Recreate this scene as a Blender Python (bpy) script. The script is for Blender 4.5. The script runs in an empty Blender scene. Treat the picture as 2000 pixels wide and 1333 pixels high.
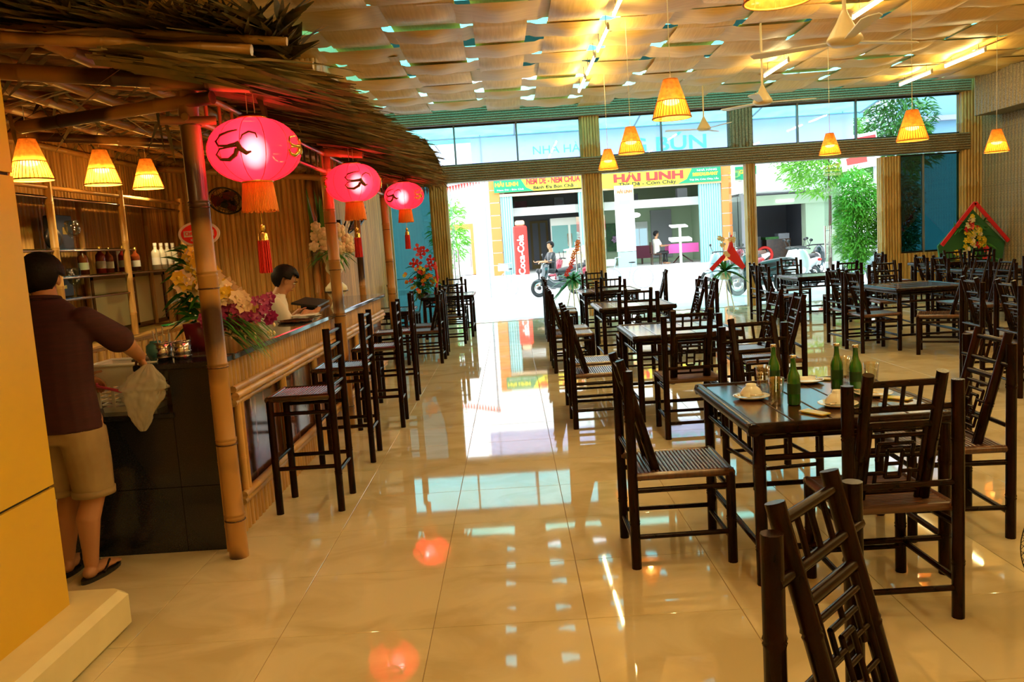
import bpy, bmesh, math, random
from math import sin, cos, pi, radians, atan2, sqrt
from mathutils import Vector, Matrix, Quaternion, noise
random.seed(7)
S = bpy.context.scene
C = bpy.context.collection

# ------------------------------------------------------------------ camera, world, exposure
YAW, PITCH, ROLL, FPX, CAMH = 0.0049, 0.1164, -0.0647, 1619.0, 1.60
fw = Vector((-sin(YAW)*cos(PITCH), cos(YAW)*cos(PITCH), -sin(PITCH)))
r0 = Vector((cos(YAW), sin(YAW), 0)); u0 = r0.cross(fw)
rt = r0*cos(ROLL) + u0*sin(ROLL); up = -r0*sin(ROLL) + u0*cos(ROLL)
cam = bpy.data.cameras.new('camera'); camo = bpy.data.objects.new('camera', cam); C.objects.link(camo)
cam.sensor_width = 36.0; cam.lens = 36.0*FPX/2000.0; cam.clip_start = 0.05; cam.clip_end = 400
camo.matrix_world = Matrix(((rt.x, up.x, -fw.x, 0), (rt.y, up.y, -fw.y, 0), (rt.z, up.z, -fw.z, CAMH), (0, 0, 0, 1)))
S.camera = camo
S.view_settings.view_transform = 'Standard'; S.view_settings.look = 'None'
S.view_settings.gamma = 1.0; S.view_settings.use_curve_mapping = False
S.view_settings.exposure = 0.0
W = bpy.data.worlds.new('sky'); S.world = W; W.use_nodes = True
bg = W.node_tree.nodes['Background']; bg.inputs[0].default_value = (0.86, 0.96, 1.0, 1); bg.inputs[1].default_value = 5.5
try:
    S.cycles.caustics_reflective = False; S.cycles.caustics_refractive = False
    S.cycles.max_bounces = 8; S.cycles.diffuse_bounces = 4; S.cycles.glossy_bounces = 4
    S.cycles.transparent_max_bounces = 16; S.cycles.sample_clamp_indirect = 6.0
    S.cycles.use_denoising = True
except Exception: pass
TUBE_STRENGTH = 118.0
WARM = (1.0, 0.66, 0.22)

# ------------------------------------------------------------------ materials
def nodes(name):
    m = bpy.data.materials.new(name); m.use_nodes = True
    nt = m.node_tree; b = nt.nodes['Principled BSDF']
    return m, nt, b
def mat(name, col, rough=0.5, metal=0.0, spec=0.5, col2=None, scale=8.0, stretch=(1, 1, 1), bump=0.0, coat=0.0, detail=3.0, lo=0.35, hi=0.65, world=False):
    m, nt, b = nodes(name)
    b.inputs['Base Color'].default_value = (*col, 1); b.inputs['Roughness'].default_value = rough
    b.inputs['Metallic'].default_value = metal; b.inputs['Specular IOR Level'].default_value = spec
    b.inputs['Coat Weight'].default_value = coat; b.inputs['Coat Roughness'].default_value = 0.12
    if col2 or bump:
        tc = nt.nodes.new('ShaderNodeTexCoord'); mp = nt.nodes.new('ShaderNodeMapping')
        mp.inputs['Scale'].default_value = stretch
        nz = nt.nodes.new('ShaderNodeTexNoise'); nz.inputs['Scale'].default_value = scale; nz.inputs['Detail'].default_value = detail
        if detail == 9: nz.inputs['Distortion'].default_value = 1.0
        nt.links.new(nt.nodes.new('ShaderNodeNewGeometry').outputs['Position'] if world else tc.outputs['Object'], mp.inputs[0]); nt.links.new(mp.outputs[0], nz.inputs['Vector'])
        if col2:
            cr = nt.nodes.new('ShaderNodeValToRGB')
            cr.color_ramp.elements[0].position = lo; cr.color_ramp.elements[1].position = hi
            cr.color_ramp.elements[0].color = (*col, 1); cr.color_ramp.elements[1].color = (*col2, 1)
            nt.links.new(nz.outputs['Fac'], cr.inputs[0]); nt.links.new(cr.outputs[0], b.inputs['Base Color'])
        if bump:
            bp = nt.nodes.new('ShaderNodeBump'); bp.inputs['Strength'].default_value = bump; bp.inputs['Distance'].default_value = 0.01
            nt.links.new(nz.outputs['Fac'], bp.inputs['Height']); nt.links.new(bp.outputs[0], b.inputs['Normal'])
    return m
def rand_tint(m, amt=0.25, sat=0.0):
    """per-object brightness variation (each slat/tile its own tone)"""
    nt = m.node_tree; b = nt.nodes['Principled BSDF']; inp = b.inputs['Base Color']
    oi = nt.nodes.new('ShaderNodeObjectInfo'); mr = nt.nodes.new('ShaderNodeMapRange')
    mr.inputs['To Min'].default_value = 1-amt; mr.inputs['To Max'].default_value = 1+amt
    hs = nt.nodes.new('ShaderNodeHueSaturation'); nt.links.new(oi.outputs['Random'], mr.inputs['Value'])
    nt.links.new(mr.outputs[0], hs.inputs['Value'])
    if inp.links: nt.links.new(inp.links[0].from_socket, hs.inputs['Color'])
    else: hs.inputs['Color'].default_value = inp.default_value
    nt.links.new(hs.outputs[0], inp); return m
def emis(name, col, s):
    m = bpy.data.materials.new(name); m.use_nodes = True; nt = m.node_tree; nt.nodes.clear()
    e = nt.nodes.new('ShaderNodeEmission'); e.inputs[0].default_value = (*col, 1); e.inputs[1].default_value = s
    o = nt.nodes.new('ShaderNodeOutputMaterial'); nt.links.new(e.outputs[0], o.inputs[0]); return m
def translucent(name, col, tfac=0.6, clear=0.0, col2=None, scale=30, rough=0.6, clearcol=(1, 1, 1), stretch=(1, 1, 1)):
    m, nt, b = nodes(name)
    b.inputs['Base Color'].default_value = (*col, 1); b.inputs['Roughness'].default_value = rough
    tr = nt.nodes.new('ShaderNodeBsdfTranslucent'); tr.inputs[0].default_value = (*col, 1)
    mx = nt.nodes.new('ShaderNodeMixShader'); mx.inputs[0].default_value = tfac
    nt.links.new(b.outputs[0], mx.inputs[1]); nt.links.new(tr.outputs[0], mx.inputs[2])
    out = nt.nodes['Material Output']; last = mx
    if col2:
        tc = nt.nodes.new('ShaderNodeTexCoord'); mp = nt.nodes.new('ShaderNodeMapping'); mp.inputs['Scale'].default_value = stretch
        nz = nt.nodes.new('ShaderNodeTexNoise'); nz.inputs['Scale'].default_value = scale
        cr = nt.nodes.new('ShaderNodeValToRGB'); cr.color_ramp.elements[0].color = (*col, 1); cr.color_ramp.elements[1].color = (*col2, 1)
        cr.color_ramp.elements[0].position = 0.35; cr.color_ramp.elements[1].position = 0.65
        nt.links.new(tc.outputs['Object'], mp.inputs[0]); nt.links.new(mp.outputs[0], nz.inputs['Vector']); nt.links.new(nz.outputs['Fac'], cr.inputs[0])
        nt.links.new(cr.outputs[0], tr.inputs[0]); nt.links.new(cr.outputs[0], b.inputs['Base Color'])
    if clear:
        tp = nt.nodes.new('ShaderNodeBsdfTransparent'); tp.inputs[0].default_value = (*clearcol, 1)
        m2 = nt.nodes.new('ShaderNodeMixShader'); m2.inputs[0].default_value = clear
        nt.links.new(mx.outputs[0], m2.inputs[1]); nt.links.new(tp.outputs[0], m2.inputs[2]); last = m2
    nt.links.new(last.outputs[0], out.inputs[0]); return m
def glassy(name, tint, rough=0.02, refl=1.0):
    m = bpy.data.materials.new(name); m.use_nodes = True; nt = m.node_tree; nt.nodes.clear()
    tp = nt.nodes.new('ShaderNodeBsdfTransparent'); tp.inputs[0].default_value = (*tint, 1)
    gl = nt.nodes.new('ShaderNodeBsdfGlossy'); gl.inputs['Roughness'].default_value = rough
    fr = nt.nodes.new('ShaderNodeFresnel'); fr.inputs[0].default_value = 1.5
    mu = nt.nodes.new('ShaderNodeMath'); mu.operation = 'MULTIPLY'; mu.inputs[1].default_value = refl
    mx = nt.nodes.new('ShaderNodeMixShader'); o = nt.nodes.new('ShaderNodeOutputMaterial')
    nt.links.new(fr.outputs[0], mu.inputs[0]); nt.links.new(mu.outputs[0], mx.inputs[0])
    nt.links.new(tp.outputs[0], mx.inputs[1]); nt.links.new(gl.outputs[0], mx.inputs[2]); nt.links.new(mx.outputs[0], o.inputs[0]); return m

BAM = rand_tint(mat('bamboo', (0.60, 0.35, 0.10), 0.42, col2=(0.42, 0.22, 0.055), scale=6, stretch=(6, 6, .6), bump=.05), .22)
BAMH = rand_tint(mat('bamboo_lengthwise', (0.58, 0.34, 0.10), 0.42, col2=(0.40, 0.21, 0.055), scale=6, stretch=(.6, .6, 6)), .2)
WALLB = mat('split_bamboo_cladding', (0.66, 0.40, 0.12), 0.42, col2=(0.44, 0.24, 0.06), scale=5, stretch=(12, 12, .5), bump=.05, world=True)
WALLB = rand_tint(WALLB, .25)
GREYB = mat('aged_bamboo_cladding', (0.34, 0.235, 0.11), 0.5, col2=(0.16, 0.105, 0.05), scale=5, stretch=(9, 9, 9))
BURNT = mat('scorched_bamboo', (0.44, 0.23, 0.065), 0.36, col2=(0.05, 0.02, 0.012), scale=1.5, stretch=(1.2, 1.2, 1.2), lo=.49, hi=.565, detail=1.5, coat=.15)
DARK = mat('dark_lacquered_bamboo', (0.0065, 0.0024, 0.0013), 0.22, col2=(0.017, 0.0052, 0.0024), scale=4, stretch=(8, 8, 1.5), coat=.0, spec=.13)
DARKT = mat('dark_table_board', (0.075, 0.024, 0.011), 0.2, col2=(0.035, 0.011, 0.006), scale=3, stretch=(14, 1, 4), coat=.4)
SEAT = mat('brown_bamboo_slats', (0.11, 0.042, 0.018), 0.28, col2=(0.06, 0.022, 0.01), scale=5, stretch=(2, 18, 2), coat=.3)
SEATD = mat('dark_stool_slats', (0.045, 0.016, 0.007), 0.2, col2=(0.025, 0.009, 0.004), scale=5, stretch=(2, 18, 2), coat=.5)
LIGHTEDGE = mat('pale_bamboo_edge', (0.40, 0.19, 0.06), .3, col2=(.25, .11, .03), scale=7)
TILE = rand_tint(mat('polished_cream_tile', (0.57, 0.48, 0.28), 0.035, spec=.5, col2=(0.70, 0.61, 0.39), scale=2.0, stretch=(1, 1.3, 1), detail=9, lo=.36, hi=.56, world=True), .035)
GROUT = mat('tile_joint', (0.30, 0.20, 0.10), .8)
VENEER = rand_tint(mat('woven_veneer', (0.90, 0.53, 0.13), 0.55, col2=(0.80, 0.44, 0.09), scale=3, stretch=(1, 14, 1), world=True), .08)
VENEERY = rand_tint(mat('woven_veneer_crosswise', (0.90, 0.53, 0.13), 0.55, col2=(0.80, 0.44, 0.09), scale=3, stretch=(14, 1, 1), world=True), .08)
TEALROOF = translucent('teal_translucent_roof', (0.10, 0.62, 0.66), .85, .0, col2=(0.16, 0.72, 0.78), scale=1)
TEALAWN = translucent('teal_awning_cloth', (0.20, 0.80, 0.68), .75, 0, col2=(0.28, 0.90, 0.80), scale=2)
GLASS = glassy('teal_window_glass', (0.80, 0.86, 0.95))
DOORG = glassy('door_glass', (0.93, 0.96, 0.94), refl=.2)
GLASSD = glassy('dark_teal_glass', (0.12, 0.26, 0.27), refl=1.5)
CLEAR = glassy('clear_glass', (0.90, 0.93, 0.90), refl=.5)
GREENG = glassy('green_bottle_glass', (0.04, 0.28, 0.04), refl=1.6)
BOTTLEG = mat('green_bottle_body', (0.012, 0.15, 0.014), .05, spec=.6, coat=1.0)
YELLOWP = mat('yellow_panel', (0.72, 0.44, 0.02), .38, col2=(.68, .41, .018), scale=2)
SEAM = mat('black_joint', (0.02, 0.015, 0.01), .6)
CREAM = mat('cream_painted_plaster', (0.76, 0.66, 0.36), .6, col2=(.70, .60, .32), scale=5, bump=.08)
GRANITE = mat('black_granite', (0.012, 0.013, 0.018), .13, col2=(.03, .03, .038), scale=180, lo=.5, hi=.75, spec=.5)
COUNTER = mat('granite_worktop', (0.10, 0.085, 0.065), .08, col2=(.05, .045, .04), scale=90)
STEEL = mat('stainless_steel', (0.75, 0.74, 0.72), .15, 1.0)
BLACK = mat('black_plastic', (0.012, 0.011, 0.012), .35)
WHITEP = mat('white_plastic', (0.82, 0.80, 0.72), .4)
CHINA = mat('glazed_china', (0.86, 0.85, 0.76), .1, coat=.5)
PAPER = mat('white_paper', (0.85, 0.84, 0.8), .7)
RED = mat('red_cloth', (0.70, 0.02, 0.02), .55)
REDLAN = translucent('red_lantern_silk', (0.95, 0.015, 0.035), .75, .10, clearcol=(1, .45, .5), rough=.5)
GOLD = mat('gold_foil', (0.85, 0.55, 0.10), .25, .9)
SWIRL = mat('brown_gilt_swirl', (0.20, 0.06, 0.01), .5)
FRINGE = mat('orange_fringe', (0.85, 0.28, 0.01), .6, col2=(.7, .2, .005), scale=60, stretch=(1, 1, .1))
WICKER = mat('orange_wicker', (0.62, 0.24, 0.03), .55, col2=(.45, .15, .015), scale=40, bump=.2)
WICKU = translucent('lit_wicker_cone', (0.75, 0.27, 0.03), .26, .02, col2=(.5, .16, .015), scale=30, clearcol=(1, .6, .2))
WICKT = translucent('lit_wicker_skirt', (0.92, 0.33, 0.035), .5, .22, clearcol=(1, .7, .3), col2=(.75, .24, .02), scale=30)
BULB = emis('bulb_glow', (1.0, .74, .34), 30.0)
BULBR = emis('lantern_bulb_glow', (1.0, .72, .66), 60.0)
_n = BULBR.node_tree; _l = _n.nodes.new('ShaderNodeLayerWeight'); _l.inputs[0].default_value = .5
_p = _n.nodes.new('ShaderNodeMath'); _p.operation = 'SUBTRACT'; _p.inputs[0].default_value = 1; _q = _n.nodes.new('ShaderNodeMath'); _q.operation = 'POWER'; _q.inputs[1].default_value = 3.0; _m = _n.nodes.new('ShaderNodeMath'); _m.operation = 'MULTIPLY'; _m.inputs[1].default_value = 34
_n.links.new(_l.outputs['Facing'], _p.inputs[1]); _n.links.new(_p.outputs[0], _q.inputs[0]); _n.links.new(_q.outputs[0], _m.inputs[0]); _n.links.new(_m.outputs[0], _n.nodes['Emission'].inputs[1])  # emission fades towards the rim to imitate a soft glow
TUBE = emis('tube_glow', (1.0, .79, .34), TUBE_STRENGTH)
IVORY = mat('ivory_enamel', (0.78, 0.66, 0.42), .35)
THATCH = mat('dry_thatch', (0.20, 0.13, 0.045), .75, col2=(0.09, 0.085, 0.03), scale=4, stretch=(2, 2, 2))
MATT = mat('thatch_underlay', (0.16, 0.09, 0.035), .85, col2=(0.34, 0.20, 0.07), scale=4, stretch=(1, 5, 1))
SKIN = mat('skin', (0.50, 0.24, 0.12), .5)
HAIRM = mat('black_hair', (0.006, 0.005, 0.005), .6, bump=.4, scale=60, spec=.2)
MAROON = mat('maroon_knit', (0.045, 0.006, 0.010), .85, col2=(.028, .004, .008), scale=40, stretch=(.2, .2, 2))
KHAKI = mat('khaki_cotton', (0.36, 0.26, 0.13), .85, col2=(.30, .21, .10), scale=9, bump=.1)
WHITEC = mat('white_cotton', (0.80, 0.76, 0.66), .8)
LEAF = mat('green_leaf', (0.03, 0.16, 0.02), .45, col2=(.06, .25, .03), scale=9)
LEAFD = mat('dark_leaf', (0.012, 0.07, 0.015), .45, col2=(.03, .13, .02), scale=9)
LEAFT = translucent('pale_green_leaf', (0.10, 0.36, 0.03), .35, col2=(.22, .52, .06), scale=2)  # translucent foliage in a paler, brighter green
YEL = mat('yellow_petal', (0.85, 0.66, 0.05), .5, col2=(.8, .55, .02), scale=20)
CREAMF = mat('cream_petal', (0.88, 0.74, 0.48), .5)
PEACH = mat('peach_petal', (0.90, 0.62, 0.34), .5)
PURP = mat('purple_petal', (0.30, 0.01, 0.14), .5, col2=(.6, .25, .4), scale=30, lo=.55, hi=.75)
ORAN = mat('orange_petal', (0.85, 0.25, 0.02), .5)
REDF = mat('red_petal', (0.75, 0.02, 0.03), .4)
ASPH = mat('street_concrete', (0.62, 0.62, 0.62), .8, col2=(.55, .55, .56), scale=2)
CURB = mat('pale_paving', (0.7, 0.7, 0.68), .8)
WHITEW = mat('white_wall', (0.85, 0.86, 0.86), .8)
ORW = mat('orange_render', (0.72, 0.22, 0.055), .8)
PALEG = mat('pale_green_wall', (0.50, 0.62, 0.44), .8)
TEALS = mat('teal_shutter', (0.30, 0.60, 0.60), .6)
GREYW = mat('grey_wall', (0.36, 0.36, 0.40), .8)
SGREEN = mat('sign_green', (0.0, 0.25, 0.11), .5)
SYEL = mat('sign_yellow', (0.95, 0.80, 0.03), .5)
SRED = mat('sign_red', (0.85, 0.03, 0.02), .5)
PINK = mat('pink_cloth', (0.85, 0.12, 0.45), .7)
SIGNB = translucent('pale_blue_banner', (0.68, 0.60, 0.92), .55)
def picm(name):
    m, nt, b = nodes(name)
    tc = nt.nodes.new('ShaderNodeTexCoord'); mp = nt.nodes.new('ShaderNodeMapping'); mp.inputs['Scale'].default_value = (1, 5, 1.2)
    nz = nt.nodes.new('ShaderNodeTexNoise'); nz.inputs['Scale'].default_value = 3.2; nz.inputs['Detail'].default_value = 5
    cr = nt.nodes.new('ShaderNodeValToRGB'); e = cr.color_ramp.elements
    e[0].position = .36; e[0].color = (.012, .006, .004, 1); e[1].position = .72; e[1].color = (.32, .24, .18, 1)
    k = e.new(.5); k.color = (.09, .03, .015, 1); k = e.new(.6); k.color = (.16, .035, .02, 1)
    nt.links.new(tc.outputs['Object'], mp.inputs[0]); nt.links.new(mp.outputs[0], nz.inputs['Vector']); nt.links.new(nz.outputs['Fac'], cr.inputs[0])
    nt.links.new(cr.outputs[0], b.inputs['Base Color']); b.inputs['Roughness'].default_value = .12; return m
PICT = picm('printed_panel')

# ------------------------------------------------------------------ mesh helpers
class MB:
    def __init__(s): s.v = []; s.f = []; s.sm = []
    def add(s, vs, fs, smooth=False):
        n = len(s.v); s.v.extend([tuple(p) for p in vs])
        for f in fs: s.f.append(tuple(i+n for i in f)); s.sm.append(smooth)
        return s
    def box(s, c, d, M=None):
        hx, hy, hz = d[0]/2, d[1]/2, d[2]/2; c = Vector(c)
        vs = [Vector((x, y, z)) for x in (-hx, hx) for y in (-hy, hy) for z in (-hz, hz)]
        if M is not None: vs = [M @ p for p in vs]
        return s.add([p+c for p in vs], [(0, 1, 3, 2), (4, 6, 7, 5), (0, 4, 5, 1), (2, 3, 7, 6), (0, 2, 6, 4), (1, 5, 7, 3)])
    def ab(s, a, b): return s.box([(a[i]+b[i])/2 for i in range(3)], [abs(b[i]-a[i]) for i in range(3)])
    def bev(s, c, d, r=.01):
        """box with chamfered vertical & top edges"""
        hx, hy, hz = d[0]/2, d[1]/2, d[2]/2; L = []
        for z, k in ((-hz, r), (-hz+r, 0), (hz-r, 0), (hz, r)):
            x, y = hx-k, hy-k
            for p in ((x-r, -y), (x, -y+r), (x, y-r), (x-r, y), (-x+r, y), (-x, y-r), (-x, -y+r), (-x+r, -y)): L.append((c[0]+p[0], c[1]+p[1], c[2]+z))
        fs = [tuple(range(7, -1, -1)), tuple(range(24, 32))]
        for k in range(3):
            for i in range(8): a = k*8+i; b = k*8+(i+1) % 8; fs.append((a, b, b+8, a+8))
        return s.add(L, fs)
    def ring(s, p, ax, r, n, ref=None):
        ax = ax.normalized(); a = ref if ref else (Vector((0, 0, 1)) if abs(ax.z) < .9 else Vector((1, 0, 0)))
        x = ax.cross(a).normalized(); y = ax.cross(x)
        return [p + (x*cos(2*pi*i/n) + y*sin(2*pi*i/n))*r for i in range(n)]
    def tube(s, pts, r, n=8, caps=True, smooth=True):
        pts = [Vector(p) for p in pts]; R = r if isinstance(r, (list, tuple)) else [r]*len(pts); L = []
        for i, p in enumerate(pts):
            d = (pts[min(i+1, len(pts)-1)]-pts[max(i-1, 0)])
            if d.length < 1e-9: d = Vector((0, 0, 1))
            L += s.ring(p, d, R[i], n)
        fs = []
        for k in range(len(pts)-1):
            for i in range(n): a = k*n+i; b = k*n+(i+1) % n; fs.append((a, b, b+n, a+n))
        s.add(L, fs, smooth)
        if caps:
            m = len(L); s.add(L[:n], [tuple(range(n-1, -1, -1))]); s.add(L[m-n:], [tuple(range(n))])
        return s
    def cyl(s, a, b, r, r2=None, n=8, caps=True): return s.tube([a, b], [r, r if r2 is None else r2], n, caps)
    def bamboo(s, a, b, r, sp=.32, n=10, r2=None):
        a, b = Vector(a), Vector(b); L = (b-a).length; k = max(1, int(L/sp)); r2 = r if r2 is None else r2
        pts, R = [a], [r]
        for i in range(1, k+1):
            t = (i-.5)/k + random.uniform(-.1, .1)/k; rr = r+(r2-r)*t; e = .010/L
            for dt, q in ((-e*1.4, 1.0), (-e*.5, 1.10), (0, .96), (e*.5, 1.12), (e*1.4, 1.0)): pts.append(a.lerp(b, min(max(t+dt, 0.001), .999))); R.append(rr*q)
        pts.append(b); R.append(r2)
        return s.tube(pts, R, n)
    def lathe(s, prof, n=16, c=(0, 0, 0), smooth=True, caps=False):
        L = [(c[0]+r*cos(2*pi*i/n), c[1]+r*sin(2*pi*i/n), c[2]+z) for r, z in prof for i in range(n)]; fs = []
        for k in range(len(prof)-1):
            for i in range(n): a = k*n+i; b = k*n+(i+1) % n; fs.append((a, b, b+n, a+n))
        if caps: fs += [tuple(range(n-1, -1, -1)), tuple(range(len(L)-n, len(L)))]
        return s.add(L, fs, smooth)
    def ell(s, c, r, nu=12, nv=8, M=None):
        c = Vector(c); L = []
        for j in range(nv+1):
            t = pi*j/nv
            for i in range(nu):
                q = Vector((r[0]*sin(t)*cos(2*pi*i/nu), r[1]*sin(t)*sin(2*pi*i/nu), -r[2]*cos(t)))
                if M is not None: q = M @ q
                L.append(c+q)
        fs = [(j*nu+i, j*nu+(i+1) % nu, (j+1)*nu+(i+1) % nu, (j+1)*nu+i) for j in range(nv) for i in range(nu)]
        return s.add(L, fs, True)
    def loft(s, rings, n=18, caps=True):
        """rings: (centre, rx, ry, rotz)"""
        L = []
        for c, rx, ry, a in rings:
            for i in range(n):
                x, y = rx*cos(2*pi*i/n), ry*sin(2*pi*i/n); L.append((c[0]+x*cos(a)-y*sin(a), c[1]+x*sin(a)+y*cos(a), c[2]))
        fs = [(k*n+i, k*n+(i+1) % n, (k+1)*n+(i+1) % n, (k+1)*n+i) for k in range(len(rings)-1) for i in range(n)]
        if caps: fs += [tuple(range(n-1, -1, -1)), tuple(range(len(L)-n, len(L)))]
        return s.add(L, fs, True)
    def grid(s, fn, nu, nv, smooth=True):
        L = [fn(i/nu, j/nv) for j in range(nv+1) for i in range(nu+1)]
        return s.add(L, [(j*(nu+1)+i, j*(nu+1)+i+1, (j+1)*(nu+1)+i+1, (j+1)*(nu+1)+i) for j in range(nv) for i in range(nu)], smooth)
    def torus(s, c, R, r, ax=(0, 0, 1), nu=24, nv=6):
        c = Vector(c); ax = Vector(ax).normalized(); a = Vector((0, 0, 1)) if abs(ax.z) < .9 else Vector((1, 0, 0))
        x = ax.cross(a).normalized(); y = ax.cross(x); L = []
        for i in range(nu):
            d = x*cos(2*pi*i/nu)+y*sin(2*pi*i/nu)
            for j in range(nv): L.append(c+d*(R+r*cos(2*pi*j/nv))+ax*r*sin(2*pi*j/nv))
        return s.add(L, [(i*nv+j, ((i+1) % nu)*nv+j, ((i+1) % nu)*nv+(j+1) % nv, i*nv+(j+1) % nv) for i in range(nu) for j in range(nv)], True)
    def blade(s, p, d, L, w, droop=.3, seg=3, twist=None):
        """a leaf: narrow strip that bends down along its length"""
        p = Vector(p); d = Vector(d).normalized(); side = d.cross(Vector((0, 0, 1)))
        if side.length < .05: side = Vector((random.uniform(-1, 1), random.uniform(-1, 1), 0))
        side.normalize()
        if twist: side = Quaternion(d, twist) @ side
        vs = []
        for i in range(seg+1):
            t = i/seg; q = p + d*L*t - Vector((0, 0, 1))*droop*L*t*t; ww = w*(1-(2*t-.75)**2*.45) if i < seg else w*.12
            vs += [q-side*ww/2, q+side*ww/2]
        return s.add(vs, [(2*i, 2*i+1, 2*i+3, 2*i+2) for i in range(seg)], True)
    def flower(s, c, r, nrm=(0, -1, .3), petals=6):
        c = Vector(c); n = Vector(nrm).normalized(); a = Vector((0, 0, 1)) if abs(n.z) < .9 else Vector((1, 0, 0)); x = n.cross(a).normalized(); y = n.cross(x)
        for k in range(petals):
            an = 2*pi*k/petals + random.random()*.3; d = x*cos(an)+y*sin(an); sd = n.cross(d)
            s.add([c, c+d*r*.6+sd*r*.36+n*r*.3, c+d*r+n*r*.12, c+d*r*.6-sd*r*.36+n*r*.3], [(0, 1, 2, 3)], True)
        return s.ell(c+n*r*.12, (r*.25,)*3, 6, 4)
    def rose(s, c, r):
        c = Vector(c); s.ell(c, (r*.62, r*.62, r*.55), 8, 6)
        for lay, (rr, k) in enumerate(((.75, 5), (1.0, 6))):
            for i in range(k):
                a = 2*pi*i/k+lay*.5; d = Vector((cos(a), -.55, sin(a)*.95)); q = c+Vector((cos(a)*r*rr*.62, -r*.15*(1-lay), sin(a)*r*rr*.62))
                s.ell(q, (r*.42, r*.22, r*.42), 7, 5)
        return s
    def mesh(s, name):
        me = bpy.data.meshes.new(name); me.from_pydata(s.v, [], s.f); me.polygons.foreach_set('use_smooth', s.sm); me.update(); return me
    def build(s, name, m, parent=None, loc=None, rot=None, **kw): return put(name, s.mesh(name), m, parent, loc, rot, **kw)
def put(name, me, m, parent=None, loc=None, rot=None, **kw):
    if m is not None and not me.materials: me.materials.append(m)
    o = bpy.data.objects.new(name, me); C.objects.link(o)
    if parent is not None: o.parent = parent
    if loc is not None: o.location = loc
    if rot is not None: o.rotation_euler = rot
    for k, v in kw.items(): o[k] = v
    return o
def thing(name, label, cat, loc=(0, 0, 0), rz=0, group=None):
    o = bpy.data.objects.new(name, None); C.objects.link(o); o.location = loc; o.rotation_euler = (0, 0, rz); o.empty_display_size = .1
    o['label'] = label; o['category'] = cat
    if group: o['group'] = group
    return o
def tag(o, label, cat, group=None):
    o['label'] = label; o['category'] = cat
    if group: o['group'] = group
    return o
def kids(): 
    d = {}
    for o in bpy.data.objects:
        if o.parent: d.setdefault(o.parent, []).append(o)
    return d
def dup(root, ch, loc, rz=0, label=None, group=None, scale=None):
    r = root.copy(); C.objects.link(r); r.location = loc; r.rotation_euler = (0, 0, rz)
    if scale: r.scale = scale
    if label: r['label'] = label
    if group: r['group'] = group
    def rec(a, b):
        for c in ch.get(a, []):
            k = c.copy(); C.objects.link(k); k.parent = b; rec(c, k)
    rec(root, r); return r
def textmesh(txt, size, ext=.004, bold=0.0):
    cu = bpy.data.curves.new('text', 'FONT'); cu.body = txt; cu.size = size; cu.extrude = ext; cu.offset = bold; cu.resolution_u = 3
    cu.align_x = 'CENTER'; cu.align_y = 'CENTER'
    o = bpy.data.objects.new('text', cu); C.objects.link(o); dg = bpy.context.evaluated_depsgraph_get(); dg.update()
    me = bpy.data.meshes.new_from_object(o.evaluated_get(dg)); bpy.data.objects.remove(o); me.materials.clear(); return me
def lettering(txt, size, loc, m, parent, width=None, bold=0.0, rot=(pi/2, 0, 0), name='lettering', mirror=False):
    me = textmesh(txt, size, bold=bold); xs = [v.co.x for v in me.vertices]; w = max(xs)-min(xs)
    k = (width/w) if width else 1.0
    for v in me.vertices: v.co.x *= -k if mirror else k
    return put(name, me, m, parent, loc, rot)
def evald(o):
    dg = bpy.context.evaluated_depsgraph_get(); dg.update(); return bpy.data.meshes.new_from_object(o.evaluated_get(dg))
def remeshed(mb, vox, smooth=3):
    me = mb.mesh('tmp'); o = bpy.data.objects.new('tmp', me); C.objects.link(o)
    md = o.modifiers.new('r', 'REMESH'); md.mode = 'VOXEL'; md.voxel_size = vox; md.use_smooth_shade = True
    if smooth: sm = o.modifiers.new('s', 'SMOOTH'); sm.factor = .5; sm.iterations = smooth
    r = evald(o); bpy.data.objects.remove(o); return r
def struct(name, mb, m, **kw): o = mb.build(name, m, **kw); o['kind'] = 'structure'; return o

# ------------------------------------------------------------------ room: floor, ceiling, walls, facade
T = .6567; GX, GY = -1.087, 4.675
fl = struct('floor', MB().ab((-4.75, -1.3, -.2), (9.9, 17.5, -.003)), GROUT)
tm = MB().bev((0, 0, -.006), (T-.003, T-.003, .012), .0012).mesh('tile'); tm.materials.append(TILE)
cells = []
for i in range(-6, 17):
    for j in range(-20, 10):
        x, y = GX+(i+.5)*T, GY-(j+.5)*T
        if x < -4.5 or x > 9.7 or y < -1 or y > 17.3: continue
        v = Vector((x, y, -CAMH)); d = v.dot(fw); a = abs(v.dot(rt)/d) if d > .3 else 9
        vis = d > .3 and a < .70 and v.dot(up)/d > -.47
        cells.append((0 if vis else 1, v.length, x, y))
cells.sort(); rest = MB()
for k, (h_, d_, x, y) in enumerate(cells):
    if k < 298: put('floor_tile', tm, None, fl, (x, y, 0))
    else: rest.bev((x, y, -.006), (T-.003, T-.003, .012), .0012)
rest.build('floor_tiles_rest', TILE, fl, kind='stuff')

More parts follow.
